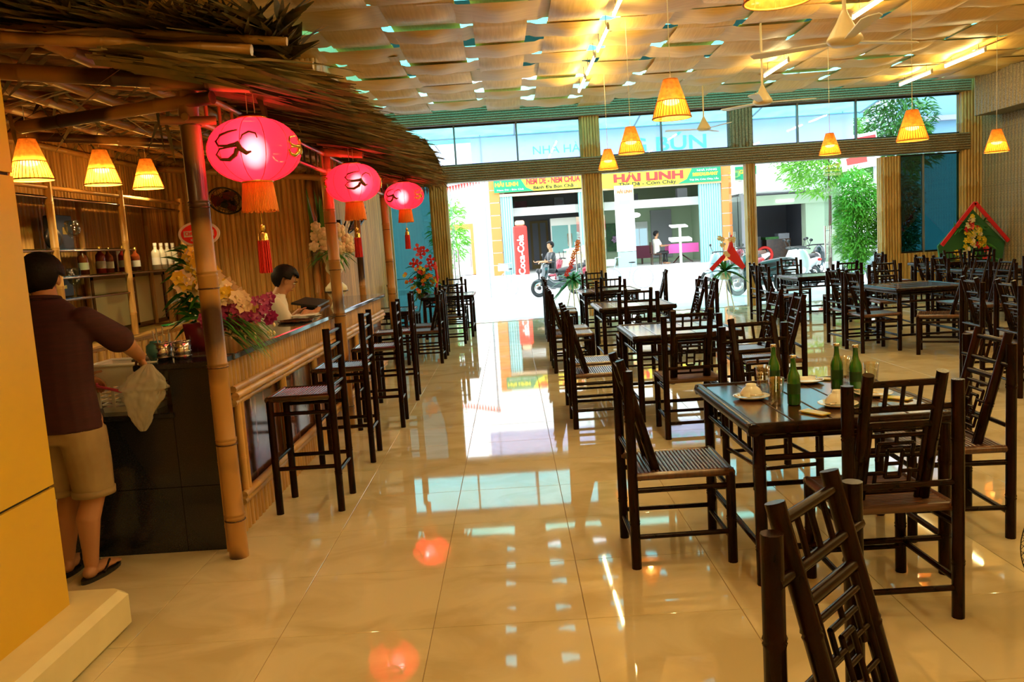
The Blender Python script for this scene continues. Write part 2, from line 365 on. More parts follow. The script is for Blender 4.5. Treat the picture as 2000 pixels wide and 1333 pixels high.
CZ = 4.22
ce = struct('ceiling', MB().grid(lambda u, v: (-4.75+14.65*u, -1.3+18.9*v, 5.0+.03*sin(v*260)), 2, 200), TEALROOF)
for k in range(9):
    MB().box((2.5, -0.5+k*2.05, 4.88), (14.6, .06, .12)).build('roof_beam', SEAM, ce)
def panel(w, alongx, L=1.775):
    m = MB()
    def fn(u, v):
        a, b = (u-.5)*L, (v-.5)*w; z = (-.012 if abs(a) < .44 else min(.012, -.012+(abs(a)-.44)*.4))-(.055*cos(pi*a/.88)**2*(1-(2*v-1)**4) if abs(a) < .44 else 0)
        return (a, b, z) if alongx else (b, a, z)
    return m.grid(fn, 24, 6)
PW = {(k, ax): panel((.64, .74, .82, .875)[k], ax).mesh('ceiling_panel') for k in range(4) for ax in (0, 1)}
for (k, ax), me in PW.items(): me.materials.append(VENEER if ax else VENEERY)
rowk = [random.randint(0, 3) for _ in range(30)]; colk = [random.randint(0, 3) for _ in range(30)]
far = MB()
for i in range(17):
    for j in range(20):
        x, y = -4.38+i*.885, -.9+j*.885; ax = (i+j) % 2
        if x > 9.7 or y > 16.2: continue
        z = CZ + .03*sin(x*1.3+y)
        k = rowk[j] if ax else colk[i]
        if y > 6.4: put('ceiling_panel', PW[(k, ax)], None, ce, (x, y, z-0), (random.uniform(-.02, .02), random.uniform(-.02, .02), random.uniform(-.015, .015)))
        else:
            me = PW[(3, ax)]; far.add([(v.co.x+x, v.co.y+y, v.co.z+z) for v in me.vertices], [tuple(p.vertices) for p in me.polygons], True)
far.build('ceiling_panels_near', VENEER, ce, kind='stuff')

def slat_mesh(h, w, n=5):
    m = MB(); pts = [(w/2*cos(pi*i/n), -w*.28*sin(pi*i/n)) for i in range(n+1)]
    return m.add([(x, y, z) for z in (0, h) for x, y in pts], [(i+1, i, i+n+1, i+n+2) for i in range(n)], True)
def cladding(parent, a, b, z0, h, w, m=WALLB, name='bamboo_slat', single=True):
    """split-bamboo strips between plan points a and b; the round side faces left of a->b reversed"""
    a, b = Vector((*a, 0)), Vector((*b, 0)); L = (b-a).length; n = int(L/w); an = atan2((b-a).y, (b-a).x)
    if single:
        me = slat_mesh(h, w*.98).mesh(name); me.materials.append(m)
        for k in range(n): p = a.lerp(b, (k+.5)/n); put(name, me, None, parent, (p.x, p.y, z0), (0, 0, an))
    else:
        mm = MB(); R = Matrix.Rotation(an, 4, 'Z'); src = slat_mesh(h, w*.98)
        for k in range(n):
            p = a.lerp(b, (k+.5)/n); p.z = z0; mm.add([R @ Vector(q) + p for q in src.v], src.f, True)
        mm.build(name+'s', m, parent, kind='stuff')
wl = struct('wall_left', MB().ab((-4.9, -1.3, 0), (-4.62, 11.45, 5)), WALLB)
cladding(wl, (-4.62, 6.0), (-4.62, 11.3), 0, 4.2, .066)
MB().bamboo((-4.57, 5, 2.86), (-4.57, 11.28, 2.86), .03).build('bamboo_batten', BAMH, wl)
wr = struct('wall_left_return', MB().ab((-4.62, 11.3, 0), (-2.4, 11.5, 5)), WALLB)
cladding(wr, (-4.6, 11.3), (-2.42, 11.3), 0, 4.2, .066)
for x, rr in ((-2.62, .05), (-2.47, .04)): MB().bamboo((x, 11.22, 0), (x, 11.22, 3.0), rr, .4).build('bamboo_pole', BURNT, wr)
wf = struct('wall_left_front', MB().ab((-2.62, 11.5, 0), (-2.42, 17.5, 5)), WALLB)
cladding(wf, (-2.42, 11.3), (-2.42, 17.3), 0, 4.3, .09)
wR = struct('wall_right', MB().ab((9.78, -1.3, 0), (9.98, 17.5, 5)), WALLB)
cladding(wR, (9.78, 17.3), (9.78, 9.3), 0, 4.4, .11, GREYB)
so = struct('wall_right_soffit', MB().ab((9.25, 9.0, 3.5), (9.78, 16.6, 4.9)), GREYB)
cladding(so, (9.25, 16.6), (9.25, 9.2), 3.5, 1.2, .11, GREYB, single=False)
struct('wall_back', MB().ab((-4.9, -1.5, 0), (9.98, -1.3, 5)), CREAM)
def clad_box(name, x0, x1, z0, z1, horiz=False, y0=17.28, y1=17.55, n=None):
    o = struct(name, MB().ab((x0, y0, z0), (x1, y1, z1)), GREYB); m = MB()
    if horiz:
        n = n or 7; w = (z1-z0)/n
        for k in range(n): z = z0+w*(k+.5); m.bamboo((x0, y0, z), (x1, y0, z), w*.5, .55, 6)
    else:
        n = n or 6; w = (x1-x0)/n
        for k in range(n): x = x0+w*(k+.5); m.bamboo((x, y0, z0), (x, y0, z1), w*.5, .6, 6)
        for sx in (x0, x1):
            for k in range(3): m.bamboo((sx, y0+.05+k*.08, z0), (sx, y0+.05+k*.08, z1), .04, .6, 6)
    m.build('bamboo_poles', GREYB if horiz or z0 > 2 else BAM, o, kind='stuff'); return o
clad_box('trim_1', -1.56, -1.26, 0, 2.92)
clad_box('trim_2', 1.60, 1.94, 0, 4.42)
clad_box('trim_3', 4.97, 5.10, 0, 2.92, n=3)
clad_box('trim_4', 4.66, 5.07, 2.92, 4.42)
clad_box('trim_5', 7.74, 8.08, 0, 2.88)
clad_box('trim_6', 9.40, 9.78, 0, 4.42)
clad_box('trim_7', -2.42, 9.5, 2.92, 3.26, True, 17.24)
clad_box('trim_8', -2.42, 9.5, 4.08, 4.42, True, 17.22)
pw = struct('wall_front_parapet', MB().ab((8.06, 17.3, 0), (9.42, 17.5, .88)), BAM)
cladding(pw, (8.08, 17.3), (9.40, 17.3), 0, .88, .08, single=False)
MB().ab((-1.3, 17.28, -.05), (7.75, 17.5, .004)).build('door_sill', STEEL, fl)
def window(n, x0, x1, z0, z1, mull, g, y=17.42):
    o = struct('window_%d' % n, MB().ab((x0, y-.03, z0), (x1, y+.03, z0+.035)).ab((x0, y-.03, z1-.035), (x1, y+.03, z1)), BLACK)
    xs = [x0]+list(mull)+[x1]
    for a, b in zip(xs[:-1], xs[1:]): MB().ab((a+.01, y-.006, z0+.03), (b-.01, y+.006, z1-.03)).build('pane', g, o)
    for a in mull: MB().ab((a-.018, y-.035, z0), (a+.018, y+.035, z1)).build('mullion', mat('mullion_grey', (.2, .22, .23), .4), o)
window(1, -2.42, 1.6, 3.26, 4.08, (-1.0, .28), GLASS)
window(2, 1.94, 4.66, 3.26, 4.08, (3.25,), GLASS)
window(3, 5.07, 9.4, 3.26, 4.08, (6.05, 7.25), GLASS)
window(4, -2.42, -1.56, .0, 2.92, (), GLASSD)
window(5, 8.08, 9.4, .88, 2.9, (8.62,), GLASSD)
for n, (x, y, s) in enumerate(((-1.2, 17.6, .1), (1.5, 17.6, -.12), (2.03, 17.6, .1), (4.9, 17.6, -.12), (7.0, 17.6, .22)), 1):
    d = struct('door_%d' % n, MB().ab((x-.006, y, .02), (x+.006, y+.95, 2.85)), DOORG)
    for sx in (-1, 1): MB().cyl((x+sx*.05, y+.8, .85), (x+sx*.05, y+.8, 1.55), .018).cyl((x, y+.8, .95), (x+sx*.05, y+.8, .95), .01).cyl((x, y+.8, 1.45), (x+sx*.05, y+.8, 1.45), .01).build('door_handle', STEEL, d)

# foreground: yellow pillar wall on a cream plinth
pl = MB(); pl.bev((-2.6, 1.29, .095), (1.6, 4.58, .19), .03); struct('trim_9', pl, CREAM)
py = struct('wall_entry_pillar', MB().ab((-3.2, -1.0, .19), (-1.995, 3.39, 4.9)), SEAM)
for z0, z1 in ((.19, .708), (.722, 2.0), (2.014, 3.3), (3.314, 4.9)): MB().ab((-3.21, -1.0, z0), (-1.98, 3.40, z1)).build('facing_panel', YELLOWP, py)

# ------------------------------------------------------------------ thatched bamboo canopy over the bar
cn = thing('thatched_canopy', 'bamboo bar canopy with scorched poles and a shaggy palm thatch roof', 'canopy', (-1.6, 4.37, 0))
CO = Vector((-1.6, 4.37, 0))
def L3(p): return Vector(p)-CO
def rz_(x): return 2.58 - .116*(x+1.6)            # underside of the roof frame
for y, zt in ((4.37, 2.6), (7.55, 2.62), (10.95, 2.62)):
    MB().bamboo(L3((-1.585, y, 0)), L3((-1.605, y, zt)), .052, .42, 12).build('bamboo_post', BURNT, cn)
for y in (4.37, 7.55, 10.95):
    for k in range(6): z = .21+.42*k; MB().torus(L3((-1.585-.02*z/2.6, y, z)), .0535, .0035, nu=20, nv=5).build('node_ring', DARKT, cn)
MB().bamboo(L3((-2.0, 11.1, 0)), L3((-2.0, 11.1, 2.7)), .045, .42, 10).build('bamboo_post', BURNT, cn)
for y in (4.3, 7.5, 10.9): MB().bamboo(L3((-4.55, y, rz_(-4.55)-.06)), L3((-1.25, y, rz_(-1.25)-.06)), .042, .42).build('cross_beam', BURNT, cn)
for x in (-4.3, -3.75, -3.2, -2.65, -2.1, -1.65, -1.22): MB().bamboo(L3((x, 3.92+random.uniform(-.06, .06), rz_(x)+.04)), L3((x, 11.3, rz_(x)+.06)), .036 if x > -4 else .04, .45).build('purlin', BAMH, cn)
for k in range(15):
    y = 4.0+k*.52; MB().bamboo(L3((-4.55, y, rz_(-4.55)+.10)), L3((-.98, y+.02, rz_(-.98)+.10)), .021, .4, 7).build('batten', BAMH, cn)
MB().bamboo(L3((-4.55, 3.85, rz_(-4.55)+.015)), L3((-1.10, 3.85, rz_(-1.10)+.015)), .026, .42).build('gable_pole', BURNT, cn)
for z in (2.5, 2.345): MB().bamboo(L3((-1.6, 4.3, z)), L3((-1.6, 10.95, z)), .02, .4, 8).build('frieze_rail', BURNT, cn)
for k in range(30):
    if k % 3 != 2 or True: MB().cyl(L3((-1.6, 4.62+k*.215, 2.35)), L3((-1.6, 4.62+k*.215, 2.495)), .011, n=6).build('frieze_strut', BURNT, cn)
MB().bamboo(L3((-1.45, 4.3, 2.43)), L3((-2.62, 4.62, 2.40)), .034, .5).build('side_pole', BURNT, cn)
for k, (x, y, z) in enumerate(((-1.75, 4.33, 2.50), (-1.72, 4.33, 2.33))): MB().cyl(L3((x, y-.05, z)), L3((x+.25, y+.05, z)), .022, n=8).build('peg', BURNT, cn)
th = MB(); rnd = random.Random(3)
def hip(y): return -.10*max(0, min(1, (4.7-y)/.9))
MB().grid(lambda u, v: L3((-4.58+3.45*u, 3.78+7.62*v, rz_(-4.58+3.45*u)+.135+hip(3.78+7.62*v)+.015*sin(u*40)+.015*sin(v*70+u*9))), 24, 60).build('thatch_underlay', MATT, cn)
def hip(y): return -.10*max(0, min(1, (4.7-y)/.9))
for k in range(5600):                               # eave along the aisle
    y = 3.7+rnd.random()**.9*7.8; h = rnd.random(); x0 = -1.5+rnd.uniform(-.3, .2)
    zt = 2.50+.10*(-1.0-x0)+h*(.05+.058*(y-3.7))+hip(y)*.6
    th.blade(L3((x0, y, zt)), (1, rnd.uniform(-.25, .25), rnd.uniform(-.16, .0)), rnd.uniform(.38, .68)-.15*h, rnd.uniform(.025, .07), .12, 2, rnd.uniform(-1.1, 1.1))
for k in range(2600):                               # gable end towards the camera
    x = -4.6+rnd.random()*3.55; h = rnd.random(); z0 = rz_(x)+.13+h*.11
    th.blade(L3((x, 4.35+rnd.uniform(-.2, .3), z0)), (rnd.uniform(-.5, .6), -1, rnd.uniform(-.06, .05)), rnd.uniform(.4, .7), rnd.uniform(.02, .045), .05, 2, rnd.uniform(-.7, .7))
for k in range(900):                                # loose ends hanging under the frame
    x, y = rnd.uniform(-4.4, -1.2), rnd.uniform(4.2, 11.2)
    th.blade(L3((x, y, rz_(x)+.14)), (rnd.uniform(-1, 1), rnd.uniform(-.3, .3), rnd.uniform(-.12, 0)), rnd.uniform(.3, .6), rnd.uniform(.02, .05), .1, 2)
for k in range(1500):                               # far gable
    x = -2.6+rnd.random()*1.6; h = rnd.random(); th.blade(L3((x, 11.1, rz_(x)+.12+h*.42)), (rnd.uniform(-.1, .5), 1, -.2), rnd.uniform(.4, .6), .035, .3, 2, rnd.uniform(-.6, .6))
th.build('thatch', THATCH, cn, kind='stuff')
MB().grid(lambda u, v: L3((-4.58+3.2*u, 4.1+7.3*v, rz_(-4.58+3.2*u)+.16+.05*7.3*v*u)), 6, 12).build('thatch_core', THATCH, cn)

# ------------------------------------------------------------------ bar counter
bc = thing('bar_counter', 'long bamboo clad bar counter with dark stone top and framed picture panels', 'counter', (-1.66, 4.72, 0))
BO = Vector((-1.66, 4.72, 0))
B3 = lambda p: Vector(p)-BO
MB().ab(B3((-2.1, 4.76, 0)), B3((-1.70, 10.45, 1.04))).build('body', MATT, bc)
MB().bev(B3((-1.92, 7.62, 1.06)), (.60, 5.78, .04), .006).build('countertop', COUNTER, bc)
sm_ = slat_mesh(.20, .068).mesh('bamboo_slat'); sm_.materials.append(BAM)
for k in range(81): put('bamboo_slat', sm_, None, bc, B3((-1.69, 4.80+k*.07, .845)), (0, 0, pi/2))
m = MB(); src = slat_mesh(.22, .068)
for k in range(81): p = B3((-1.69, 4.80+k*.07, 0)); m.add([(p.x-q[1], p.y+q[0], p.z+q[2]) for q in src.v], src.f, True)
m.build('lower_bamboo_slats', BAM, bc, kind='stuff')
for z, x, r in ((.865, -1.655, .022), (.825, -1.645, .024), (.785, -1.66, .022), (.235, -1.655, .024), (.195, -1.66, .02)): MB().bamboo(B3((x, 4.74, z)), B3((x, 10.42, z)), r, .45, 8).build('bamboo_rail', BAMH, bc)
for k in range(6):
    y0 = 4.80+k*.94
    for dy in (0, .05): MB().bamboo(B3((-1.66, y0+dy, .2)), B3((-1.66, y0+dy, .80)), .022, .4, 8).build('bamboo_upright', BAM, bc)
    if k < 6: MB().ab(B3((-1.70, y0+.08, .24)), B3((-1.685, min(y0+.92, 10.4), .78))).build('picture_panel', PICT, bc)
gb = thing('granite_end_cabinet', 'black granite sided end block of the bar with a lower work ledge', 'cabinet', (-1.9, 4.5, 0))
g3 = lambda p: Vector(p)-Vector((-1.9, 4.5, 0))
MB().ab(g3((-2.58, 4.5, 0)), g3((-1.915, 5.0, .372))).ab(g3((-2.58, 4.5, .376)), g3((-1.915, 5.0, .77))).build('low_block', GRANITE, gb)
MB().ab(g3((-1.912, 4.5, 0)), g3((-1.68, 4.72, .372))).ab(g3((-1.912, 4.5, .376)), g3((-1.68, 4.72, 1.04))).build('end_panel', GRANITE, gb)
MB().bev(g3((-2.25, 4.75, .785)), (.70, .54, .03), .005).build('work_ledge', GRANITE, gb)
MB().bev(g3((-1.86, 4.60, 1.058)), (.46, .28, .035), .005).build('top_slab', GRANITE, gb)
MB().bamboo(g3((-1.668, 4.47, 0)), g3((-1.668, 4.47, 1.03)), .018, .3, 8).build('corner_strip', BAM, gb)

# ------------------------------------------------------------------ dining chairs, bar stools, tables
def make_chair(label):
    t = thing('dining_chair', label, 'chair')
    P = lambda n, mb, m=DARK: mb.build(n, m, t)
    for sx in (-1, 1):
        P('rear_post', MB().bamboo((sx*.215, -.235, 0), (sx*.215, -.235, .97), .0245, .4, 10))
        P('front_leg', MB().bamboo((sx*.205, .235, 0), (sx*.205, .235, .455), .024, .3, 10))
        P('back_pole', MB().bamboo((sx*.138, -.10, .42), (sx*.143, -.262, 1.012), .0225, .35, 10))
        P('side_stretcher', MB().cyl((sx*.212, -.22, .155), (sx*.205, .22, .155), .013))
        P('side_stretcher', MB().cyl((sx*.212, -.22, .385), (sx*.205, .22, .385), .014))
    yb = lambda z: -.10-.162*(z-.42)/.592
    for z, x, r in ((.97, .14, .014), (.865, .225, .014), (.795, .14, .016)): P('back_rail', MB().cyl((-x, yb(z), z), (x, yb(z), z), r))
    for sx in (-.075, 0, .075): P('spindle', MB().cyl((sx*.9, yb(.865), .865), (sx*.9, yb(.97), .97), .0085, n=6))
    f = MB(); q = lambda x, z: (x, yb(z)+.004, z); b = .0095
    for sx in (-.112, .112): f.cyl(q(sx, .46), q(sx, .785), .012, n=6)
    for z in (.75, .50): f.cyl(q(-.112, z), q(.112, z), b, n=6)
    for (x0, za, x1, zb) in ((-.07, .715, .07, .715), (-.07, .715, -.07, .64), (.07, .715, .07, .66), (-.07, .535, .07, .535), (.07, .535, .07, .60), (-.07, .535, -.07, .585),
                             (-.03, .685, -.03, .565), (.03, .685, .03, .565), (-.112, .665, -.03, .665), (.03, .66, .112, .66), (-.112, .585, -.03, .585), (.03, .59, .112, .59), (-.03, .625, .03, .625), (-.03, .685, .03, .685), (-.03, .565, .03, .565), (0, .75, 0, .715), (0, .535, 0, .5)):
        f.cyl(q(x0, za), q(x1, zb), b*.85, n=6)
    P('fretwork', f)
    P('seat_frame', MB().cyl((-.225, .235, .452), (.225, .235, .452), .02).cyl((-.22, -.2, .452), (.22, -.2, .452), .018).cyl((-.208, -.235, .452), (-.208, .25, .452), .02).cyl((.208, -.235, .452), (.208, .25, .452), .02), SEAT)
    s = MB()
    for k in range(22): s.cyl((-.2, -.18+k*.0187, .459), (.2, -.18+k*.0187, .459), .0093, n=6)
    P('seat_slats', s, SEAT)
    for y in (.228,): P('front_stretcher', MB().cyl((-.2, y, .125), (.2, y, .125), .0125))
    P('front_stretcher', MB().cyl((-.2, .228, .375), (.2, .228, .375), .0125))
    for z in (.125, .56): P('rear_stretcher', MB().cyl((-.21, -.235, z), (.21, -.235, z), .013))
    return t
def rot_of(fx, fy): return atan2(-fx, fy)
CH = [  # x, y, facing x, facing y, label
 (.75, 4.08, 1, 0, 'dark bamboo chair alone by the aisle, left of the table with green bottles'),
 (1.485, 3.405, 0, 1, 'dark bamboo chair with its back to us, at the near edge of the bottle table'),
 (1.60, 5.22, .12, -1, 'dark bamboo chair at the far side of the bottle table, facing us'),
 (2.155, 4.18, -1, .05, 'dark bamboo chair right of the bottle table, beside the black floor fan'),
 (.822, 1.655, .73, -.69, 'closest dark bamboo chair at the bottom of the photo, turned to the right'),
 (.70, 7.14, 1, 0, 'bamboo chair on the aisle side of the second table, nearer of two'),
 (.71, 7.78, 1, .02, 'bamboo chair on the aisle side of the second table, farther of two'),
 (1.36, 6.60, 0, 1, 'bamboo chair tucked at the near end of the second table behind the bottle table'),
 (2.24, 7.25, -1, .1, 'bamboo chair right of the second table, nearer of two'),
 (2.26, 7.92, -1, .03, 'bamboo chair right of the second table, farther of two'),
 (.70, 10.2, 1, 0, 'bamboo chair on the aisle side of the third table, nearer of two'),
 (.70, 10.85, 1, 0, 'bamboo chair on the aisle side of the third table, farther of two'),
 (1.42, 9.62, .03, 1, 'bamboo chair tucked at the near end of the third table'),
 (2.27, 10.35, -1, .1, 'bamboo chair right of the third table below the palm with red ribbon, nearer of two'),
 (2.27, 11.0, -1, -.05, 'bamboo chair right of the third table below the palm with red ribbon, farther of two'),
 (.76, 13.45, 1, 0, 'bamboo chair on the aisle side of the fourth table, nearer of two'),
 (.78, 14.1, 1, .05, 'bamboo chair on the aisle side of the fourth table, farther of two'),
 (1.48, 12.78, 0, 1, 'bamboo chair tucked at the near end of the fourth table by the column'),
 (2.32, 13.9, -1, .12, 'lone tall backed bamboo chair right of the fourth table against the bright street'),
 (1.5, 14.95, 0, -1, 'bamboo chair at the far end of the fourth table by the doorway column'),
 (4.58, 7.83, 1, -.1, 'bamboo chair at the right edge of the photo, left one of two side by side'),
 (4.56, 7.22, 1, -.1, 'bamboo chair at the right edge of the photo, right one of two side by side'),
 (4.44, 10.25, 1, .05, 'bamboo chair left of the large bare table at right, nearer of two'),
 (4.48, 10.95, 1, .08, 'bamboo chair left of the large bare table at right, farther of two'),
 (5.02, 9.72, -.8, .45, 'bamboo chair turned sideways at the near end of the large bare table'),
 (6.0, 10.5, -1, 0, 'bamboo chair right of the large bare table, nearer of two'),
 (6.0, 11.05, -1, 0, 'bamboo chair right of the large bare table, farther of two'),
 (5.35, 11.75, -.1, -1, 'bamboo chair at the far end of the large bare table, ladder back towards the window'),
 (4.40, 13.75, 1, .05, 'bamboo chair by the thin doorway post, nearer of two beside the small table'),
 (4.42, 14.4, 1, -.04, 'bamboo chair by the thin doorway post, farther of two beside the small table'),
 (5.15, 15.2, 0, -1, 'bamboo chair behind the small table, in front of the parked scooters'),
 (5.95, 14.05, -1, .2, 'bamboo chair right of the small table, before the green shrub'),
 (5.2, 13.1, 0.05, 1, 'bamboo chair with its back to us at the small table near the doorway'),
 (6.72, 12.6, 1, .05, 'bamboo chair left of the wall side table, nearer of two by the low clad parapet'),
 (6.74, 13.2, 1, -.05, 'bamboo chair left of the wall side table, farther of two by the low clad parapet'),
 (7.45, 11.95, .05, 1, 'bamboo chair at the near end of the wall side table'),
 (7.6, 14.05, .1, -1, 'bamboo chair at the far end of the wall side table, below the red flower stand'),
 (8.3, 12.9, -1, 0, 'bamboo chair between the wall side table and the clad right wall'),
 (7.15, 15.6, 1, 0, 'bamboo chair left of the corner table beside the clad pillar'),
 (8.2, 14.75, 0, 1, 'bamboo chair before the corner table under the red flower stand'),
 (-1.05, 13.95, .02, 1, 'bamboo chair with its back to us at the doorway table left of the aisle'),
 (-1.15, 16.35, 0, -1, 'bamboo chair at the far side of the doorway table left of the aisle'),
 (-2.0, 15.2, 1, 0, 'bamboo chair left of the doorway table, by the red flower basket'),
 (-1.28, 11.75, -1, .03, 'bamboo chair behind the bar stools, nearer of two against a small table'),
 (-1.28, 12.55, -1, -.03, 'bamboo chair behind the bar stools, farther of two against a small table'),
]
GRP = 'dark bamboo dining chairs'
ch0 = make_chair(CH[0][4]); ch0['group'] = GRP
KD = kids()
for k, (x, y, fx, fy, lab) in enumerate(CH):
    if k == 0: ch0.location = (x, y, 0); ch0.rotation_euler = (0, 0, rot_of(fx, fy))
    else: dup(ch0, KD, (x, y, 0), rot_of(fx, fy), lab, GRP)

def make_stool(label):
    t = thing('bar_stool', label, 'stool'); P = lambda n, mb, m=DARK: mb.build(n, m, t)
    for sx in (-1, 1):
        P('rear_post', MB().bamboo((sx*.185, -.195, 0), (sx*.185, -.195, 1.155), .023, .4, 10))
        P('front_leg', MB().bamboo((sx*.18, .195, 0), (sx*.18, .195, .74), .024, .4, 10))
        P('side_stretcher', MB().cyl((sx*.183, -.19, .64), (sx*.18, .19, .64), .013))
        P('side_stretcher', MB().cyl((sx*.183, -.19, .29), (sx*.18, .19, .29), .014))
    for z in (1.125, 1.035, .945, .795, .25): P('back_rail', MB().cyl((-.18, -.195, z), (.18, -.195, z), .0135))
    P('front_stretcher', MB().cyl((-.18, .195, .34), (.18, .195, .34), .013))
    P('seat_frame', MB().cyl((-.2, .2, .735), (.2, .2, .735), .021).cyl((-.19, -.18, .735), (.19, -.18, .735), .018).cyl((-.185, -.2, .735), (-.185, .21, .735), .02).cyl((.185, -.2, .735), (.185, .21, .735), .02), SEATD)
    s = MB()
    for k in range(19): s.cyl((-.18, -.165+k*.0187, .742), (.18, -.165+k*.0187, .742), .0093, n=6)
    P('seat_slats', s, SEATD); return t
SL = ['bar stool nearest to us at the bamboo counter', 'second bar stool along the counter from the near end', 'third bar stool along the counter, before the middle canopy post', 'farthest bar stool at the counter near the flower vase']
st0 = make_stool(SL[0]); st0['group'] = 'tall bamboo bar stools'; KD = kids()
for k, (x, y) in enumerate(((-1.36, 5.26), (-1.355, 6.42), (-1.28, 7.62), (-1.30, 8.94))):
    if k == 0: st0.location = (x, y, 0); st0.rotation_euler = (0, 0, pi/2)
    else: dup(st0, KD, (x, y, 0), pi/2+.02*k, SL[k], 'tall bamboo bar stools')

def make_table(label, w=.94, d=1.06):
    t = thing('dining_table', label, 'table'); P = lambda n, mb, m=DARK: mb.build(n, m, t); hx, hy = w/2, d/2
    n = 5; bw = (w-.09)/n
    for k in range(n): P('top_board', MB().bev((-hx+.045+bw*(k+.5), 0, .735), (bw-.008, d-.09, .022), .003), DARKT)
    P('top_underlay', MB().box((0, 0, .732), (w-.09, d-.09, .012)), LIGHTEDGE)
    for sx in (-1, 1): P('edge_pole', MB().cyl((sx*(hx-.024), -hy, .726), (sx*(hx-.024), hy, .726), .029, n=10)); P('edge_pole', MB().cyl((-hx, sx*(hy-.024), .727), (hx, sx*(hy-.024), .727), .0285, n=10))
    for sx in (-1, 1):
        for sy in (-1, 1): P('leg', MB().bamboo((sx*(hx-.06), sy*(hy-.06), 0), (sx*(hx-.06), sy*(hy-.06), .71), .027, .35, 10))
        for z, r in ((.685, .016), (.585, .015), (.17, .015)):
            P('apron_rail', MB().cyl((sx*(hx-.06), -hy+.06, z), (sx*(hx-.06), hy-.06, z), r)); P('apron_rail', MB().cyl((-hx+.06, sx*(hy-.06), z), (hx-.06, sx*(hy-.06), z), r))
        for k in range(1, 6):
            u = -1+k/3
            P('apron_strut', MB().cyl((sx*(hx-.06), u*(hy-.06), .585), (sx*(hx-.06), u*(hy-.06), .685), .010, n=6)); P('apron_strut', MB().cyl((u*(hx-.06), sx*(hy-.06), .585), (u*(hx-.06), sx*(hy-.06), .685), .010, n=6))
    return t
TB = [(1.455, 4.06, 'dark bamboo table laid with green bottles, bowls and glasses'), (1.46, 7.50, 'second bare bamboo table along the aisle, behind the bottle table'), (1.50, 10.55, 'third bare bamboo table along the aisle'),
      (1.57, 13.75, 'fourth bamboo table along the aisle, by the doorway column'), (5.15, 10.65, 'large bare bamboo table at right with clear floor before it'), (5.15, 14.15, 'small bare bamboo table near the scooters outside'),
      (5.5, 7.5, 'bamboo table just outside the right edge, beside two chairs'), (7.5, 12.9, 'bamboo table along the clad right wall'), (8.1, 15.5, 'bamboo table in the corner below the red flower stand'),
      (-1.17, 15.2, 'bamboo table left of the aisle by the open doorway'), (-1.95, 12.2, 'bamboo table behind the end of the bar')]
tb0 = make_table(TB[0][2]); tb0['group'] = 'dark bamboo dining tables'; KD = kids()
for k, (x, y, lab) in enumerate(TB):
    if k == 0: tb0.location = (x, y, 0)
    else: dup(tb0, KD, (x, y, 0), 0, lab, 'dark bamboo dining tables')

# ------------------------------------------------------------------ things on the bottle table
TZ = .747
def bottle(x, y, lab, z=TZ, m=BOTTLEG):
    t = thing('beer_bottle', lab, 'bottle', (x, y, z), 0, 'green bottles on the laid table')
    MB().lathe(((0, 0), (.027, 0), (.0305, .005), (.0305, .125), (.028, .142), (.017, .170), (.0135, .185), (.0125, .222), (.0145, .224), (.0145, .232)), 18).build('body', BOTTLEG, t)
    MB().lathe(((.0148, .226), (.0158, .230), (.0158, .238), (.0135, .241), (0, .241)), 14).build('crown_cap', STEEL, t)
    MB().lathe(((.0308, .055), (.0308, .105)), 18).build('paper_label', mat('dull_label', (.012, .06, .012), .4), t)
    return t
bottle(1.315, 3.92, 'green beer bottle nearest to us, beside the drinking glass'); bottle(1.35, 4.33, 'green beer bottle at the back left, behind a glass')
bottle(1.64, 4.22, 'green beer bottle with a clear neck, left of the right pair'); bottle(1.70, 4.13, 'green beer bottle on the right of the right pair')
def tumbler(x, y, lab, h=.14):
    t = thing('drinking_glass', lab, 'glass', (x, y, TZ), 0, 'glasses on the laid table')
    MB().lathe(((0, .006), (.026, .006), (.036, h), (.0375, h), (.029, 0), (0, 0)), 20).build('bowl', CLEAR, t); return t
tumbler(1.235, 3.93, 'tall clear glass beside the nearest green bottle', .135); tumbler(1.275, 4.27, 'clear glass in front of the back left bottle')
tumbler(1.745, 4.40, 'clear glass behind the right pair of bottles'); tumbler(1.79, 4.16, 'clear glass right of the right pair of bottles')
def setting(x, y, lab, bowl=True, a=0.):
    t = tag(MB().lathe(((0, .006), (.055, .006), (.09, .018), (.092, .016), (.055, 0), (0, 0)), 24).build('plate', CHINA, None, (x, y, TZ)), 'white saucer plate '+lab, 'plate', 'plates on the laid table')
    if bowl:
        b = thing('rice_bowl', 'upturned white bowl on the plate '+lab, 'bowl', (x, y, TZ+.017), 0, 'upturned bowls on the laid table')
        MB().lathe(((.058, 0), (.056, .012), (.042, .035), (.027, .046), (.026, .047), (.026, .058), (.022, .058), (.021, .048), (0, .047)), 22).build('wall', CHINA, b)
    s = thing('soup_spoon', 'shiny steel spoon on the plate '+lab, 'spoon', (x, y, TZ+.021), a, 'spoons on the laid table')
    MB().ell((-.078, 0, .004), (.022, .014, .005), 10, 6).build('spoon_bowl', STEEL, s); MB().tube([(-.06, 0, .004), (-.02, -.062, .006), (.03, -.07, .004)], .003, 6).build('handle', STEEL, s)
setting(1.17, 4.13, 'at the aisle side of the bottle table', True, .3); setting(1.49, 3.83, 'nearest to us, left of the chair back', True, .9)
setting(1.57, 4.47, 'at the far edge of the bottle table', False, 2.2); setting(1.74, 4.02, 'at the right side of the bottle table', False, -.6)
